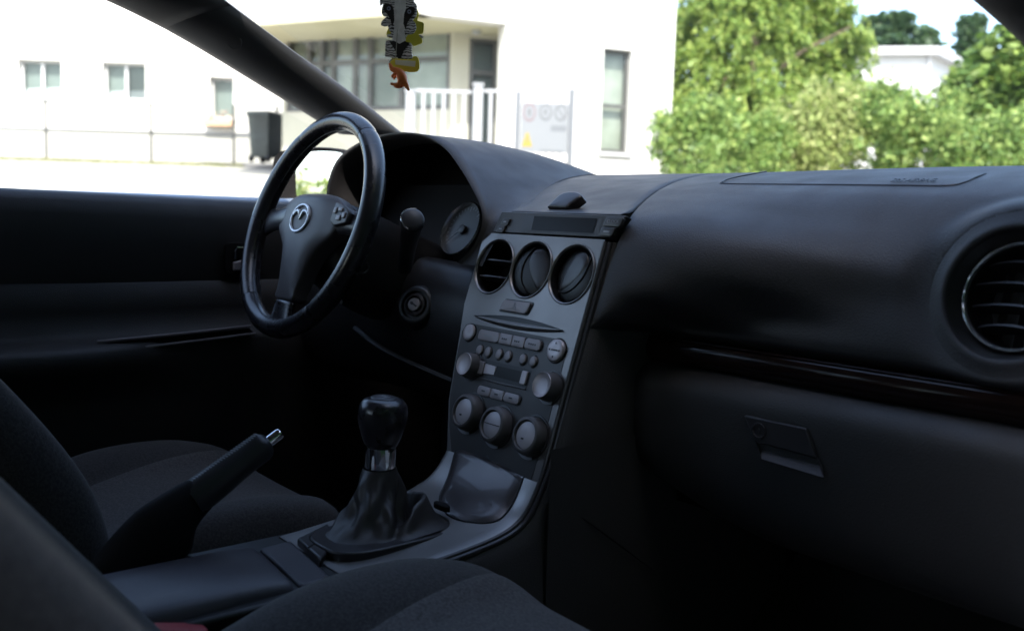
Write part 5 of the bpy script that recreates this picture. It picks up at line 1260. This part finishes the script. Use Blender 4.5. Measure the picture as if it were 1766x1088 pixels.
# wheeled bin
DB = 20.2
b0 = dep(459, 281, DB); t0_ = dep(459, 194, DB); H = t0_[2]-b0[2]; wdt = np.linalg.norm(dep(484, 240, DB)-dep(435, 240, DB))
bn = thing('wheelie_bin', 'dark green wheeled rubbish bin standing before the white house wall', 'rubbish bin', b0)
bfx = Fr(b0, wl_.u*.96+wl_.n*.28, (0, 0, 1)); 
rows = []
for z, k in ((.10, .76), (.14, .80), (.5, .88), (.86, .97), (.90, 1.03), (.925, 1.03)):
    rows.append([bfx.P(a*wdt*k*.9, z*H, b*wdt*k*1.1) for a, b in rrect(-.5, .5, -.5, .5, .07, 3)])
mb = MB(); mb.grid(rows, closed=True, cap=True); obj('body', mb, 'bin_plastic', bn, smooth=40)
rows = [[bfx.P(a*wdt*k*.95, z*H, b*wdt*k*1.16) for a, b in rrect(-.5, .5, -.5, .5, .08, 3)] for z, k in ((.925, 1.04), (.965, 1.04), (.99, .92), (1.0, .6))]
mb = MB(); mb.grid(rows, closed=True, cap=True); ld = obj('lid', mb, 'bin_plastic', bn, smooth=40)
mb = MB(); mb.tube([bfx.P(-.42*wdt, .95*H, -.66*wdt), bfx.P(.42*wdt, .95*H, -.66*wdt)], .016, 8); obj('handle', mb, 'bin_plastic', ld)
for s in (-1, 1):
    f = Fr(bfx.P(s*.36*wdt, .10, -.36*wdt), bfx.Y, bfx.Z, bfx.X*s); mb = MB(); mb.lathe(f, [(.10, -.025), (.10, .025), (.05, .03)], 20, cap0=True); obj('wheel', mb, 'rubber', bn)
    f = Fr(bfx.P(s*.34*wdt, .08, .40*wdt), bfx.Y, bfx.Z, bfx.X*s); mb = MB(); mb.lathe(f, [(.08, -.02), (.08, .02)], 16, cap0=True); obj('wheel', mb, 'rubber', bn)
# ================================================================== OFFICE BUILDING WITH THE PORCH
K = dep(726, 24, 14.0)
hd = lambda deg: np.array([_rt[0]*math.sin(R(deg))+FWH[0]*math.cos(R(deg)), _rt[1]*math.sin(R(deg))+FWH[1]*math.cos(R(deg)), 0])
wb = Wall(K, hd(66)); wa = Wall(K, hd(-64))
ob = thing('office_building', 'white two-storey office with a recessed glazed porch behind the gate', 'building', np.array([K[0], K[1], gz(K[0], K[1])])+hd(10)*4)
zK = K[2]; zg2 = gz(K[0], K[1])-.6; ztop = zK+4.2
sB0 = wb.sz(872, 100)[0]; sB1 = wb.sz(1160, 150)[0]
win_r = wb.rect(1038, 85, 1087, 264); win_up = []
obj('wall', wall_mesh(wb, sB0, sB1, zg2, zK-.002, [win_r], .3), 'wall_render', ob, smooth=0)
obj('upper_wall', wall_mesh(wb, 0, sB1, zK, ztop, [], .3), 'wall_render', ob, smooth=0)
window(wb, win_r, ob, 'frame_grey', wd=.06, depth=-.13, rows=(.46,), back='curtain')
# return wall at the right end
ub = Wall(wb.fr.P(sB1, 0, 0), hd(-10)); mb = MB(); mb.box(ub.fr, 0, 0, 0, 0, 0, 0)
mb = MB(); mb.prism(WORLD, [tuple(wb.fr.P(sB1, 0, -.302)[:2]), tuple(wb.fr.P(sB1, 0, -8)[:2]), tuple((wb.fr.P(sB0, 0, -.3)+hd(1.5)*6)[:2]), tuple(wb.fr.P(sB0, 0, -.302)[:2])], zg2, zK); obj('side_block', mb, 'wall_render', ob, smooth=0)
# upper facade on the porch side, pale cladding with joints
sA1 = wa.sz(330, 30)[0]
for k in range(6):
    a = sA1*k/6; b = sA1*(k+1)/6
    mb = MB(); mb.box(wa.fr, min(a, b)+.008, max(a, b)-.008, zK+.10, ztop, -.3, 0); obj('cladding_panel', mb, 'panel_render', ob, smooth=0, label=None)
mb = MB(); mb.box(wa.fr, min(0, sA1), max(0, sA1), zK, zK+.095, -.3, .03); obj('fascia', mb, 'soffit', ob, smooth=0)
# soffit and porch interior
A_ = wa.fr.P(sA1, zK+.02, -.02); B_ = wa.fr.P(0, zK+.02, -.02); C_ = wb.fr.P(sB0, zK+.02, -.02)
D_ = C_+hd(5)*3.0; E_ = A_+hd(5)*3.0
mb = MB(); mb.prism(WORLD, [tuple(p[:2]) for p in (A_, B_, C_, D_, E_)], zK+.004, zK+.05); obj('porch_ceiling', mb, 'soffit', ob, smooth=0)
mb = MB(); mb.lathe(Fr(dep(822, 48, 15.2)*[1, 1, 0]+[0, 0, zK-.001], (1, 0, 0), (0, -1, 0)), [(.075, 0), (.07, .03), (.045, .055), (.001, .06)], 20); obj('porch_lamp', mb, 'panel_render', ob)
RB = 1.7
wg = Wall(wa.fr.P(0, 0, 0)+hd(-5)*RB, hd(-66)); gl_ = []
gw = wg.rect(505, 48, 775, 185)
sg0 = wg.sz(487, 120)[0]; sg1 = wg.sz(782, 120)[0]
gx = [wg.sz(q, 110)[0] for q in (493, 530, 552, 572, 610, 636, 690, 776)]; gx = sorted(gx)
z_hi = wg.sz(690, 44)[1]; z_lo = wg.sz(690, 190)[1]; z_m = wg.sz(700, 103)[1]
gl_h = (gx[0], gx[-1], z_lo, z_hi)
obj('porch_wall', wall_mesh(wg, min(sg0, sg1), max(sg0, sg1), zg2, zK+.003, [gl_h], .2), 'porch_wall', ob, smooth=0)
cols_ = [(x-gx[0])/(gx[-1]-gx[0]) for x in gx[1:-1]]
window(wg, gl_h, ob, 'frame_grey', wd=.075, depth=-.06, cols=cols_, rows=((z_m-z_lo)/(z_hi-z_lo),), back='curtain', sill=False, nm='shopfront')
wd_ = Wall(wg.fr.P(max(sg0, sg1), 0, .02) if wg.u@_rt > 0 else wg.fr.P(min(sg0, sg1), 0, .02), hd(74))
dr = wd_.rect(808, 67, 856, 260); sd1 = wd_.sz(905, 100)[0]
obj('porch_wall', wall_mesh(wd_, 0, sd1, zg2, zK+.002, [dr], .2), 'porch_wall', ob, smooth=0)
window(wd_, dr, ob, 'frame_grey', wd=.07, depth=-.06, rows=(.70,), back='blind', sill=False, nm='glazed_door')
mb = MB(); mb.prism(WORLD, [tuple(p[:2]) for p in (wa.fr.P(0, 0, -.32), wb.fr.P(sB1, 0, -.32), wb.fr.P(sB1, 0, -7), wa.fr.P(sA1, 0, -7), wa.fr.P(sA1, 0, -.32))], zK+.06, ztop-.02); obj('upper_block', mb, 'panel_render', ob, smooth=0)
mb = MB(); mb.prism(WORLD, [tuple(p[:2]) for p in (wa.fr.P(0, 0, .25), wb.fr.P(sB1+.2, 0, .25), wb.fr.P(sB1+.2, 0, -7.2), wa.fr.P(sA1, 0, -7.2), wa.fr.P(sA1, 0, .25))], ztop, ztop+.25); obj('roof', mb, 'panel_render', ob, smooth=0)

# ================================================================== WHITE GATE, RAILINGS AND NOTICE BOARD
DF = 11.6
wr_ = Wall(dep(850, 200, DF), _rt)
rl = thing('railing', 'white upright-bar railing left of the notice board', 'railing', dep(780, 300, DF))
zt = lambda px, py: wr_.sz(px, py)[1]
zb_ = gz(rl.location[0], rl.location[1])
for px, w, yt in ((708, .055, 160), (824, .055, 149)):
    s = wr_.sz(px, 200)[0]; mb = MB(); mb.box(wr_.fr, s-w, s+w, zb_-.2, zt(px, yt), -.05, .06); mb2 = obj('post', mb, 'white_metal', rl, bevel=.008)
    mb = MB(); mb.box(wr_.fr, s-w*1.2, s+w*1.2, zt(px, yt)+.002, zt(px, yt)+.03, -.065, .075); obj('post_cap', mb, 'white_metal', mb2, smooth=0)
for a, b in ((718, 814), (834, 884)):
    sa = wr_.sz(a, 160)[0]; sb = wr_.sz(b, 160)[0]; z = zt((a+b)/2, 158)
    mb = MB(); mb.box(wr_.fr, sa, sb, z-.02, z+.02, -.02, .02); obj('top_rail', mb, 'white_metal', rl, bevel=.004)
    mb = MB(); mb.box(wr_.fr, sa, sb, zb_+.12, zb_+.17, -.02, .02); obj('bottom_rail', mb, 'white_metal', rl, bevel=.004)
    k = 0; px = a+12; first = None
    while px < b-2:
        s = wr_.sz(px, 190)[0]
        if first is None:
            mb = MB(); mb.box(wr_.fr, s-.021, s+.021, zb_+.17, z-.021, -.016, .016); first = obj('bar', mb, 'white_metal', rl, smooth=0); f0 = s
        else: copy_part(first, rl, off=wr_.u*(s-f0))
        px += 17.5
gt_ = thing('gate', 'white barred gate carrying the grey notice board', 'gate', dep(940, 300, DF))
for px, px2, yt in ((893, 889, 158), (985, 978, 154)):
    s = wr_.sz(px, 200)[0]; mb = MB(); mb.box(wr_.fr, s-.035, s+.035, zb_-.1, zt(px, yt), -.03, .035); obj('stile', mb, 'grey_metal', gt_, bevel=.005)
sa = wr_.sz(893, 160)[0]+.036; sb = wr_.sz(985, 160)[0]-.036; z = zt(940, 157)
mb = MB(); mb.box(wr_.fr, sa, sb, z-.02, z+.02, -.02, .02); obj('top_rail', mb, 'white_metal', gt_, bevel=.004)
mb = MB(); mb.box(wr_.fr, sa, sb, zb_+.08, zb_+.13, -.02, .02); obj('bottom_rail', mb, 'white_metal', gt_, bevel=.004)
first = None
for s in np.linspace(sa+.08, sb-.08, 6):
    if first is None: mb = MB(); mb.box(wr_.fr, s-.012, s+.012, zb_+.13, z-.021, -.014, .014); first = obj('bar', mb, 'white_metal', gt_, smooth=0); f0 = s
    else: copy_part(first, gt_, off=wr_.u*(s-f0))
s = wr_.sz(985, 157)[0]; z2 = zt(985, 155); mb = MB(); mb.tube([wr_.fr.P(s, z2-.02, 0), wr_.fr.P(s+.13, z2-.022, 0)], .018, 8); ar = obj('latch_arm', mb, 'white_metal', gt_)
mb = MB(); mb.tube([wr_.fr.P(s+.09, z2-.022, 0), wr_.fr.P(s+.14, z2-.024, 0)], .021, 8); obj('latch_tip', mb, 'frame_grey', ar)
mb = MB(); mb.box(wr_.fr, s-.05, s-.01, zt(978, 290), zt(978, 282), .036, .06); obj('gate_lock', mb, 'frame_grey', gt_)
# notice board
nb = thing('notice_board', 'pale grey notice board with three round prohibition signs and a yellow triangle', 'sign', wr_.fr.P(*wr_.sz(938, 260), .05))
r = wr_.rect(898, 178, 979, 264, .04)
mb = MB(); mb.box(wr_.fr, r[0], r[1], r[2], r[3], .037, .045); bd = obj('board', mb, 'sign_face', nb, bevel=.002)
def on_(px, py, c): q = wr_.sz(px, py, .045); return wr_.fr.at(q[0], q[1], .045+c)
for k, (px, py) in enumerate(((913, 194), (941, 194), (967, 195))):
    f = on_(px, py, .0); mb = MB(); mb.lathe(f, [(.078, .0005), (.078, .003), (.060, .003), (.060, .0015), (.001, .0015)], 28, sy=1.45 if k == 0 else 1.3); dsc = obj('round_sign', mb, 'sign_grey' if k else 'sign_red', bd, smooth=0)
    mb = MB(); mb.lathe(f, [(.058, .0020), (.001, .0022)], 24, sy=1.45 if k == 0 else 1.3); obj('sign_field', mb, 'sign_face', bd, smooth=0)
    mb = MB()
    if k == 0: mb.prism(f, rrect(-.02, .02, -.045, .045, .01), .0022, .0035)
    elif k == 1: mb.prism(f, [(-.03, -.035), (-.005, -.02), (.03, -.04), (.01, .0), (.02, .04), (-.01, .045), (-.02, .01)], .0022, .0035)
    else: mb.prism(f, [(-.045, .05), (-.03, .06), (.045, -.05), (.03, -.06)], .0022, .0035)
    obj('pictogram', mb, 'sign_grey', bd, smooth=0)
f = on_(909, 241, 0); mb = MB(); mb.prism(f, [(-.062, -.085), (.062, -.085), (.012, .085), (-.012, .085)], .0005, .003); tr_ = obj('warning_triangle', mb, 'sign_yellow', bd, smooth=0)
mb = MB(); mb.prism(f, [(-.006, -.035), (.006, -.035), (.009, .03), (-.009, .03)], .003, .0036); mb.prism(f, rrect(-.007, .007, -.062, -.048, .005), .003, .0036); obj('exclamation_mark', mb, 'sign_grey', bd, smooth=0)
f = on_(960, 222, 0); mb = MB(); mb.prism(f, rrect(-.07, .12, -.035, .035, .01), .0003, .0012); obj('text_panel', mb, 'grey_metal', bd, smooth=0)
f = on_(950, 261, 0); mb = MB(); mb.prism(f, rrect(-.14, .15, -.010, .010, .004), .0003, .0012); obj('text_panel', mb, 'sign_grey', bd, smooth=0)

# ================================================================== FLAT-ROOFED HOUSE BEHIND THE TREES
DH = 34.0
E0 = dep(1600, 130, DH); w1 = Wall(E0, hd(-78)); w2 = Wall(E0, hd(40))
hb2 = thing('flat_roofed_house', 'white flat-roofed house half hidden behind the trees', 'house', np.array([E0[0], E0[1], gz(E0[0], E0[1])]))
zr = dep(1600, 97, DH)[2]; sL = w1.sz(1400, 130)[0]; sR = w2.sz(1650, 130)[0]
mb = MB(); pp = [w1.fr.P(0, 0)[:2], w1.fr.P(sL, 0)[:2], (w1.fr.P(sL, 0)+hd(10)*7)[:2], w2.fr.P(sR, 0)[:2]]
mb.prism(WORLD, [tuple(p) for p in pp], gz(E0[0], E0[1])-1, zr); obj('wall', mb, 'house_white', hb2, smooth=0)
c_ = np.mean(pp, 0); pr_ = [tuple(c_+(np.array(p)-c_)*1.14) for p in pp]; zf = dep(1600, 84, DH)[2]
mb = MB(); mb.prism(WORLD, pr_, zr+.003, zf); obj('roof', mb, 'roof_white', hb2, smooth=0)
mb = MB(); q = w1.fr.P(0, 0, .06); mb.tube([(q[0], q[1], zr), (q[0], q[1], zr-4)], .06, 8); obj('downpipe', mb, 'roof_white', hb2)
wn_ = (sL*.62 if sL > 0 else sL*.38, sL*.38 if sL < 0 else sL*.62)

# ================================================================== TREES AND BUSHES
def leaves(mb_, centers, per, spread, size, flat=1.0, droop=0.0):
    V = []; n = len(centers)*per
    c = np.repeat(centers, per, 0)+rng.normal(0, 1, (n, 3))*np.asarray(spread)
    if droop: c[:, 2] -= np.abs(rng.normal(0, droop, n))
    a = rng.normal(0, 1, (n, 3)); a[:, 2] *= flat; a /= np.linalg.norm(a, axis=1)[:, None]
    t = rng.normal(0, 1, (n, 3)); b = np.cross(a, t); b /= np.linalg.norm(b, axis=1)[:, None]
    s = size*np.repeat(rng.uniform(.55, 1.5, (len(centers), 1)), per, 0)*rng.uniform(.6, 1.35, (n, 1))
    V = np.stack([c-a*s, c+b*s*.55, c+a*s, c-b*s*.55], 1).reshape(-1, 3)
    mb_.v += [tuple(p) for p in V]; o = len(mb_.v)-4*n
    mb_.f += [(o+4*i, o+4*i+1, o+4*i+2, o+4*i+3) for i in range(n)]
def crown_pts(c, r, n, shell=.55, gaps=0, lump=.22):
    d = rng.normal(0, 1, (n, 3)); d /= np.linalg.norm(d, axis=1)[:, None]
    ph = rng.uniform(0, 6.28, 6); k = 1+lump*(np.sin(3*d[:, 0]+ph[0])*np.sin(4*d[:, 1]+ph[1])+np.sin(5*d[:, 2]+ph[2])*np.sin(3*d[:, 0]+ph[3]))
    q = shell+(1-shell)*rng.uniform(0, 1, (n, 1))**.6
    return np.asarray(c)+d*q*k[:, None]*np.asarray(r)
def tree(label, cat, base, h, cc, cr, lm, n, per, spread, size, group, trunk=.12, droop=0.0, nm='broadleaf_tree', lobes=None, flat=1.0):
    t = thing(nm, label, cat, base, group)
    mb = MB(); pts = []
    for (lc, lr, ln) in (lobes or [(cc, cr, n)]): pts.append(crown_pts(lc, lr, ln))
    pts = np.concatenate(pts); (( sprays(mb, pts, np.asarray(cc, float), per, .75, size), leaves(mb, np.concatenate([crown_pts(lc+np.array([FWH[0], FWH[1], 0])*.35, np.asarray(lr)*.92, int(ln*1.5), .3) for lc, lr, ln in lobes]), 26, (.12, .12, .12), .06)) if droop else leaves(mb, pts, per, spread, size, flat, droop)); obj('crown', mb, lm, t, smooth=0, fix=False)
    b = np.asarray(base, float); top_ = np.asarray(cc, float); mb = MB()
    mid_ = (b+top_)/2+np.array([.1, -.08, 0]); mb.tube(spline([b-[0, 0, .2], mid_, top_], 12), list(np.linspace(trunk, trunk*.25, 12)), 8)
    for k in range(9):
        e = pts[int(rng.integers(len(pts)))]; s_ = b*(.45-.03*k)+top_*(.55+.03*k); mb.tube([s_, (s_+e)/2+[0, 0, .12], e], [trunk*.35, trunk*.22, trunk*.08], 5)
    obj('trunk', mb, 'bark', t)
    return t
def sprays(mb_, pts, centre, n_leaf, length, size):
    V = []
    for p in pts:
        out = p-centre; out[2] = 0; out = out/(np.linalg.norm(out)+1e-6)+rng.normal(0, .45, 3)*[1, 1, 0]; L = length*rng.uniform(.5, 1.3)
        t = np.linspace(0, 1, n_leaf)[:, None]
        path = p+out*L*.55*t+np.array([0, 0, 1.0])*(L*(.22*t-.95*t*t))
        c = path+rng.normal(0, 1, (n_leaf, 3))*np.array([.045, .045, .035])*(1.25-t)
        a = out*.5+np.array([0, 0, -1.0])*t+rng.normal(0, .55, (n_leaf, 3)); a /= np.linalg.norm(a, axis=1)[:, None]
        b = np.cross(a, rng.normal(0, 1, (n_leaf, 3))); b /= np.linalg.norm(b, axis=1)[:, None]
        s = size*rng.uniform(.6, 1.3, (n_leaf, 1)); V.append(np.stack([c-a*s, c+b*s*.42, c+a*s, c-b*s*.42], 1).reshape(-1, 3))
    V = np.concatenate(V); o = len(mb_.v); mb_.v += [tuple(q) for q in V]; mb_.f += [(o+4*i, o+4*i+1, o+4*i+2, o+4*i+3) for i in range(len(V)//4)]
def px_len(px, D): return px*D/FPX
# big loose tree against the office wall
def tr_at(px, py, D): return dep(px, py, D)
DT = 17.5
base = tr_at(1290, 330, DT); base[2] = gz(base[0], base[1])
lobes = []
for px, py, rx, rz, n in ((1225, 20, 70, 75, 46), (1200, 120, 48, 60, 30), (1262, 95, 60, 70, 40), (1320, -20, 90, 80, 60), (1335, 70, 62, 60, 42), (1400, 20, 55, 70, 36), (1395, 110, 55, 48, 34), (1455, 95, 34, 34, 14), (1440, 30, 34, 44, 16), (1462, 150, 30, 34, 12), (1425, 165, 46, 38, 26), (1290, 165, 68, 56, 40), (1190, 200, 44, 55, 30), (1350, 190, 62, 52, 36), (1240, 215, 50, 45, 26), (1172, 60, 24, 40, 12), (1180, 160, 24, 40, 10), (1470, 60, 22, 22, 7)):
    lobes.append((tr_at(px, py, DT+random.uniform(-.4, .7)), (px_len(rx, DT), px_len(rx, DT)*.8, px_len(rz, DT)), n))
tree('tall yellow-green tree with drooping sprays beside the white office wall', 'tree', base, 7, tr_at(1300, 60, DT), (1.2, 1.2, 1.4), 'leaf_willow', 0, 60, (.13, .13, .12), .052, 'trees and bushes beyond the windscreen', trunk=.16, droop=.30, lobes=lobes)
# right-hand maple
DM = 15.0
base = tr_at(1720, 330, DM); base[2] = gz(base[0], base[1]); lobes = []
for px, py, rx, rz, n in ((1752, 120, 62, 66, 80), (1690, 165, 55, 50, 70), (1770, 190, 70, 80, 70), (1820, 90, 80, 100, 70), (1735, 220, 50, 45, 50)):
    lobes.append((tr_at(px, py, DM+random.uniform(-.3, .5)), (px_len(rx, DM), px_len(rx, DM)*.8, px_len(rz, DM)), n))
tree('dense dark green broad-leaved tree at the right edge of the windscreen', 'tree', base, 4, tr_at(1735, 140, DM), (.8, .8, .8), 'leaf_maple', 0, 40, (.12, .12, .10), .075, 'trees and bushes beyond the windscreen', trunk=.10, lobes=lobes, flat=.5)
# bushes along the front
for i, (px, py, rx, rz, D, lm, lab) in enumerate((
        (1195, 262, 62, 62, 13.8, 'leaf_bush', 'bright green bush at the foot of the white office wall'),
        (1290, 270, 62, 50, 14.2, 'leaf_bush', 'bright green bush under the tall drooping tree'),
        (1372, 262, 50, 55, 14.6, 'leaf_dry', 'pale olive bush in the middle of the row of bushes'),
        (1440, 250, 52, 66, 14.4, 'leaf_dry', 'straggly olive bush below the flat-roofed house'),
        (1520, 240, 60, 62, 14.2, 'leaf_bush', 'rounded light green bush below the flat-roofed house corner'),
        (1600, 262, 60, 72, 13.4, 'leaf_bush', 'leafy green bush between the house corner and the dark tree'),
        (1690, 285, 70, 55, 12.8, 'leaf_bush', 'low pale green bush in front of the dark tree'),
        (1780, 285, 70, 60, 12.6, 'leaf_bush', 'low green bush furthest to the right of the row of bushes'))):
    c = tr_at(px, py, D); b_ = c.copy(); b_[2] = gz(c[0], c[1])
    tree(lab, 'bush', b_, 2, c, (px_len(rx, D), px_len(rx, D)*.8, px_len(rz, D)), lm, 0, 58, (.085, .085, .10), .037 if lm != 'leaf_dry' else .038, 'trees and bushes beyond the windscreen', trunk=.04, nm='bush', lobes=[(c+np.array([0, 0, -.1]), (px_len(rx, D)*1.15, px_len(rx, D)*.8, px_len(rz, D)*.95), 66)]+[(c+_rt*px_len(random.uniform(-1, 1)*rx*.9, D)+np.array([0, 0, px_len(rz*random.uniform(.35, 1.05), D)]), (px_len(random.uniform(14, 26), D),)*2+(px_len(random.uniform(18, 44), D),), 13) for _ in range(8)])
# conifers far behind
def conifer(label, px, ytop, ybot, w, D, n, nm='conifer', layers=16):
    b_ = tr_at(px, ybot, D); tp = tr_at(px, ytop, D); t = thing(nm, label, 'conifer', [b_[0], b_[1], gz(b_[0], b_[1])], 'conifers beyond the roof')
    W_ = px_len(w, D)/2; H_ = tp[2]-b_[2]; pts = []
    for k in range(n):
        u = rng.uniform(0, 1)**.8; lay = math.floor(u*layers)/layers+rng.normal(0, .012); a = rng.uniform(0, 6.28); rr = W_*(1-lay)**.85*rng.uniform(.25, 1.0)*(1+.25*math.sin(a*3+lay*20))
        pts.append([b_[0]+rr*math.cos(a), b_[1]+rr*math.sin(a), b_[2]+H_*lay-.12*rr])
    mb = MB(); leaves(mb, np.array(pts), 10, (.20, .20, .10), .17, .4); obj('crown', mb, 'leaf_conifer', t, smooth=0, fix=False)
    mb = MB(); mb.tube([(b_[0], b_[1], gz(b_[0], b_[1])-.3), tuple((b_+tp)/2*[1, 1, 1]), tuple(tp)], [.3, .18, .03], 8); obj('trunk', mb, 'bark', t)
conifer('narrow dark spruce with a pointed top beside the maple', 1664, 30, 190, 62, 40, 420)
conifer('broad dark pine with a spreading top above the flat roof', 1542, 14, 150, 150, 44, 520, 'pine_tree', 7)
conifer('bushy dark pine left of the spreading pine above the roof', 1500, 25, 150, 90, 46, 360, 'pine_tree', 8)
conifer('dark spruce crowded behind the drooping tree', 1592, 45, 150, 60, 45, 220, 'pine_tree', 7)
# tall chain-link gate posts glimpsed in the hedge, and far greenery that closes the view
for k, (d0, l0, w, hh) in enumerate(((62, 30, 60, 5), (70, -60, 90, 8))):
    pts = np.array([hp(d0+random.uniform(-3, 3), l0+random.uniform(-w/2, w/2))+[0, 0, random.uniform(0, hh)] for _ in range(900)])
    mb = MB(); leaves(mb, pts, 8, (.7, .7, .5), .45); tag(obj('woodland', mb, 'leaf_maple', None, smooth=0, fix=False), 'far green wood beyond the houses', 'woodland', kind='stuff')
# trees behind the car, seen only in the door mirror
for k, (x, y, h) in enumerate(((-3.8, -24, 1.5), (-7.2, -26, 2.2), (-10.5, -24, 1.9))):
    c = np.array([x, y, h*.55]); tree(('round leafy tree', 'taller leafy tree', 'small leafy tree')[k]+' standing behind the car, seen in the door mirror', 'tree', (x, y, gz(x, y)), h, c, (1.6, 1.6, h*.5), 'leaf_dry', 120, 30, (.25, .25, .25), .14, 'trees behind the car')

# hedge added out of view to block the sun; passenger door open towards it
hd_ = thing('shade_hedge', 'tall dark clipped greenery added out of view to shade the passenger side', 'shade_hedge', (2.6, -1, gz(2.6, -1)))
mb = MB(); mb.box(WORLD, 2.15, 3.2, -7.5, 4.2, -.3, 5.1); obj('core', mb, 'leaf_conifer', hd_, smooth=0)
n_ = 5200; pts = np.stack([np.where(rng.uniform(0, 1, n_) < .8, 2.10+rng.normal(0, .05, n_), rng.uniform(2.1, 3.2, n_)), rng.uniform(-7.6, 4.3, n_), rng.uniform(0, 5.15, n_)], 1)
pts[:, 2] = np.where(pts[:, 0] > 2.3, 5.12, pts[:, 2]); mb = MB(); leaves(mb, pts, 3, (.03, .06, .06), .07); obj('foliage', mb, 'leaf_conifer', hd_, smooth=0, fix=False)
pdoor = thing('passenger_door', 'open dark front door on the near side, swung out from the car', 'car door', (.78, .95, .3))
dv = np.array([math.sin(R(62)), -math.cos(R(62)), 0]); dfr = Fr((.79, .95, 0), dv, (0, 0, 1))
mb = MB(); mb.prism(dfr, [(0, .30), (.02, .95), (1.02, .96), (1.10, .8), (1.08, .32), (.9, .27)], -.02, .05); obj('outer_skin', mb, 'car_paint', pdoor, bevel=.015)
mb = MB(); mb.prism(dfr, [(.03, .33), (.04, .94), (1.0, .95), (1.06, .8), (1.04, .35)], -.055, -.021); obj('door_panel', mb, 'lower_plastic', pdoor, bevel=.012)
mb = MB(); mb.add([dfr.P(.06, .95, .01), dfr.P(1.0, .955, .01), dfr.P(.92, 1.28, .01), dfr.P(.62, 1.24, .01), dfr.P(.2, 1.05, .01)], [(0, 1, 2, 3, 4)]); obj('window_pane', mb, 'car_glass', pdoor, smooth=0)
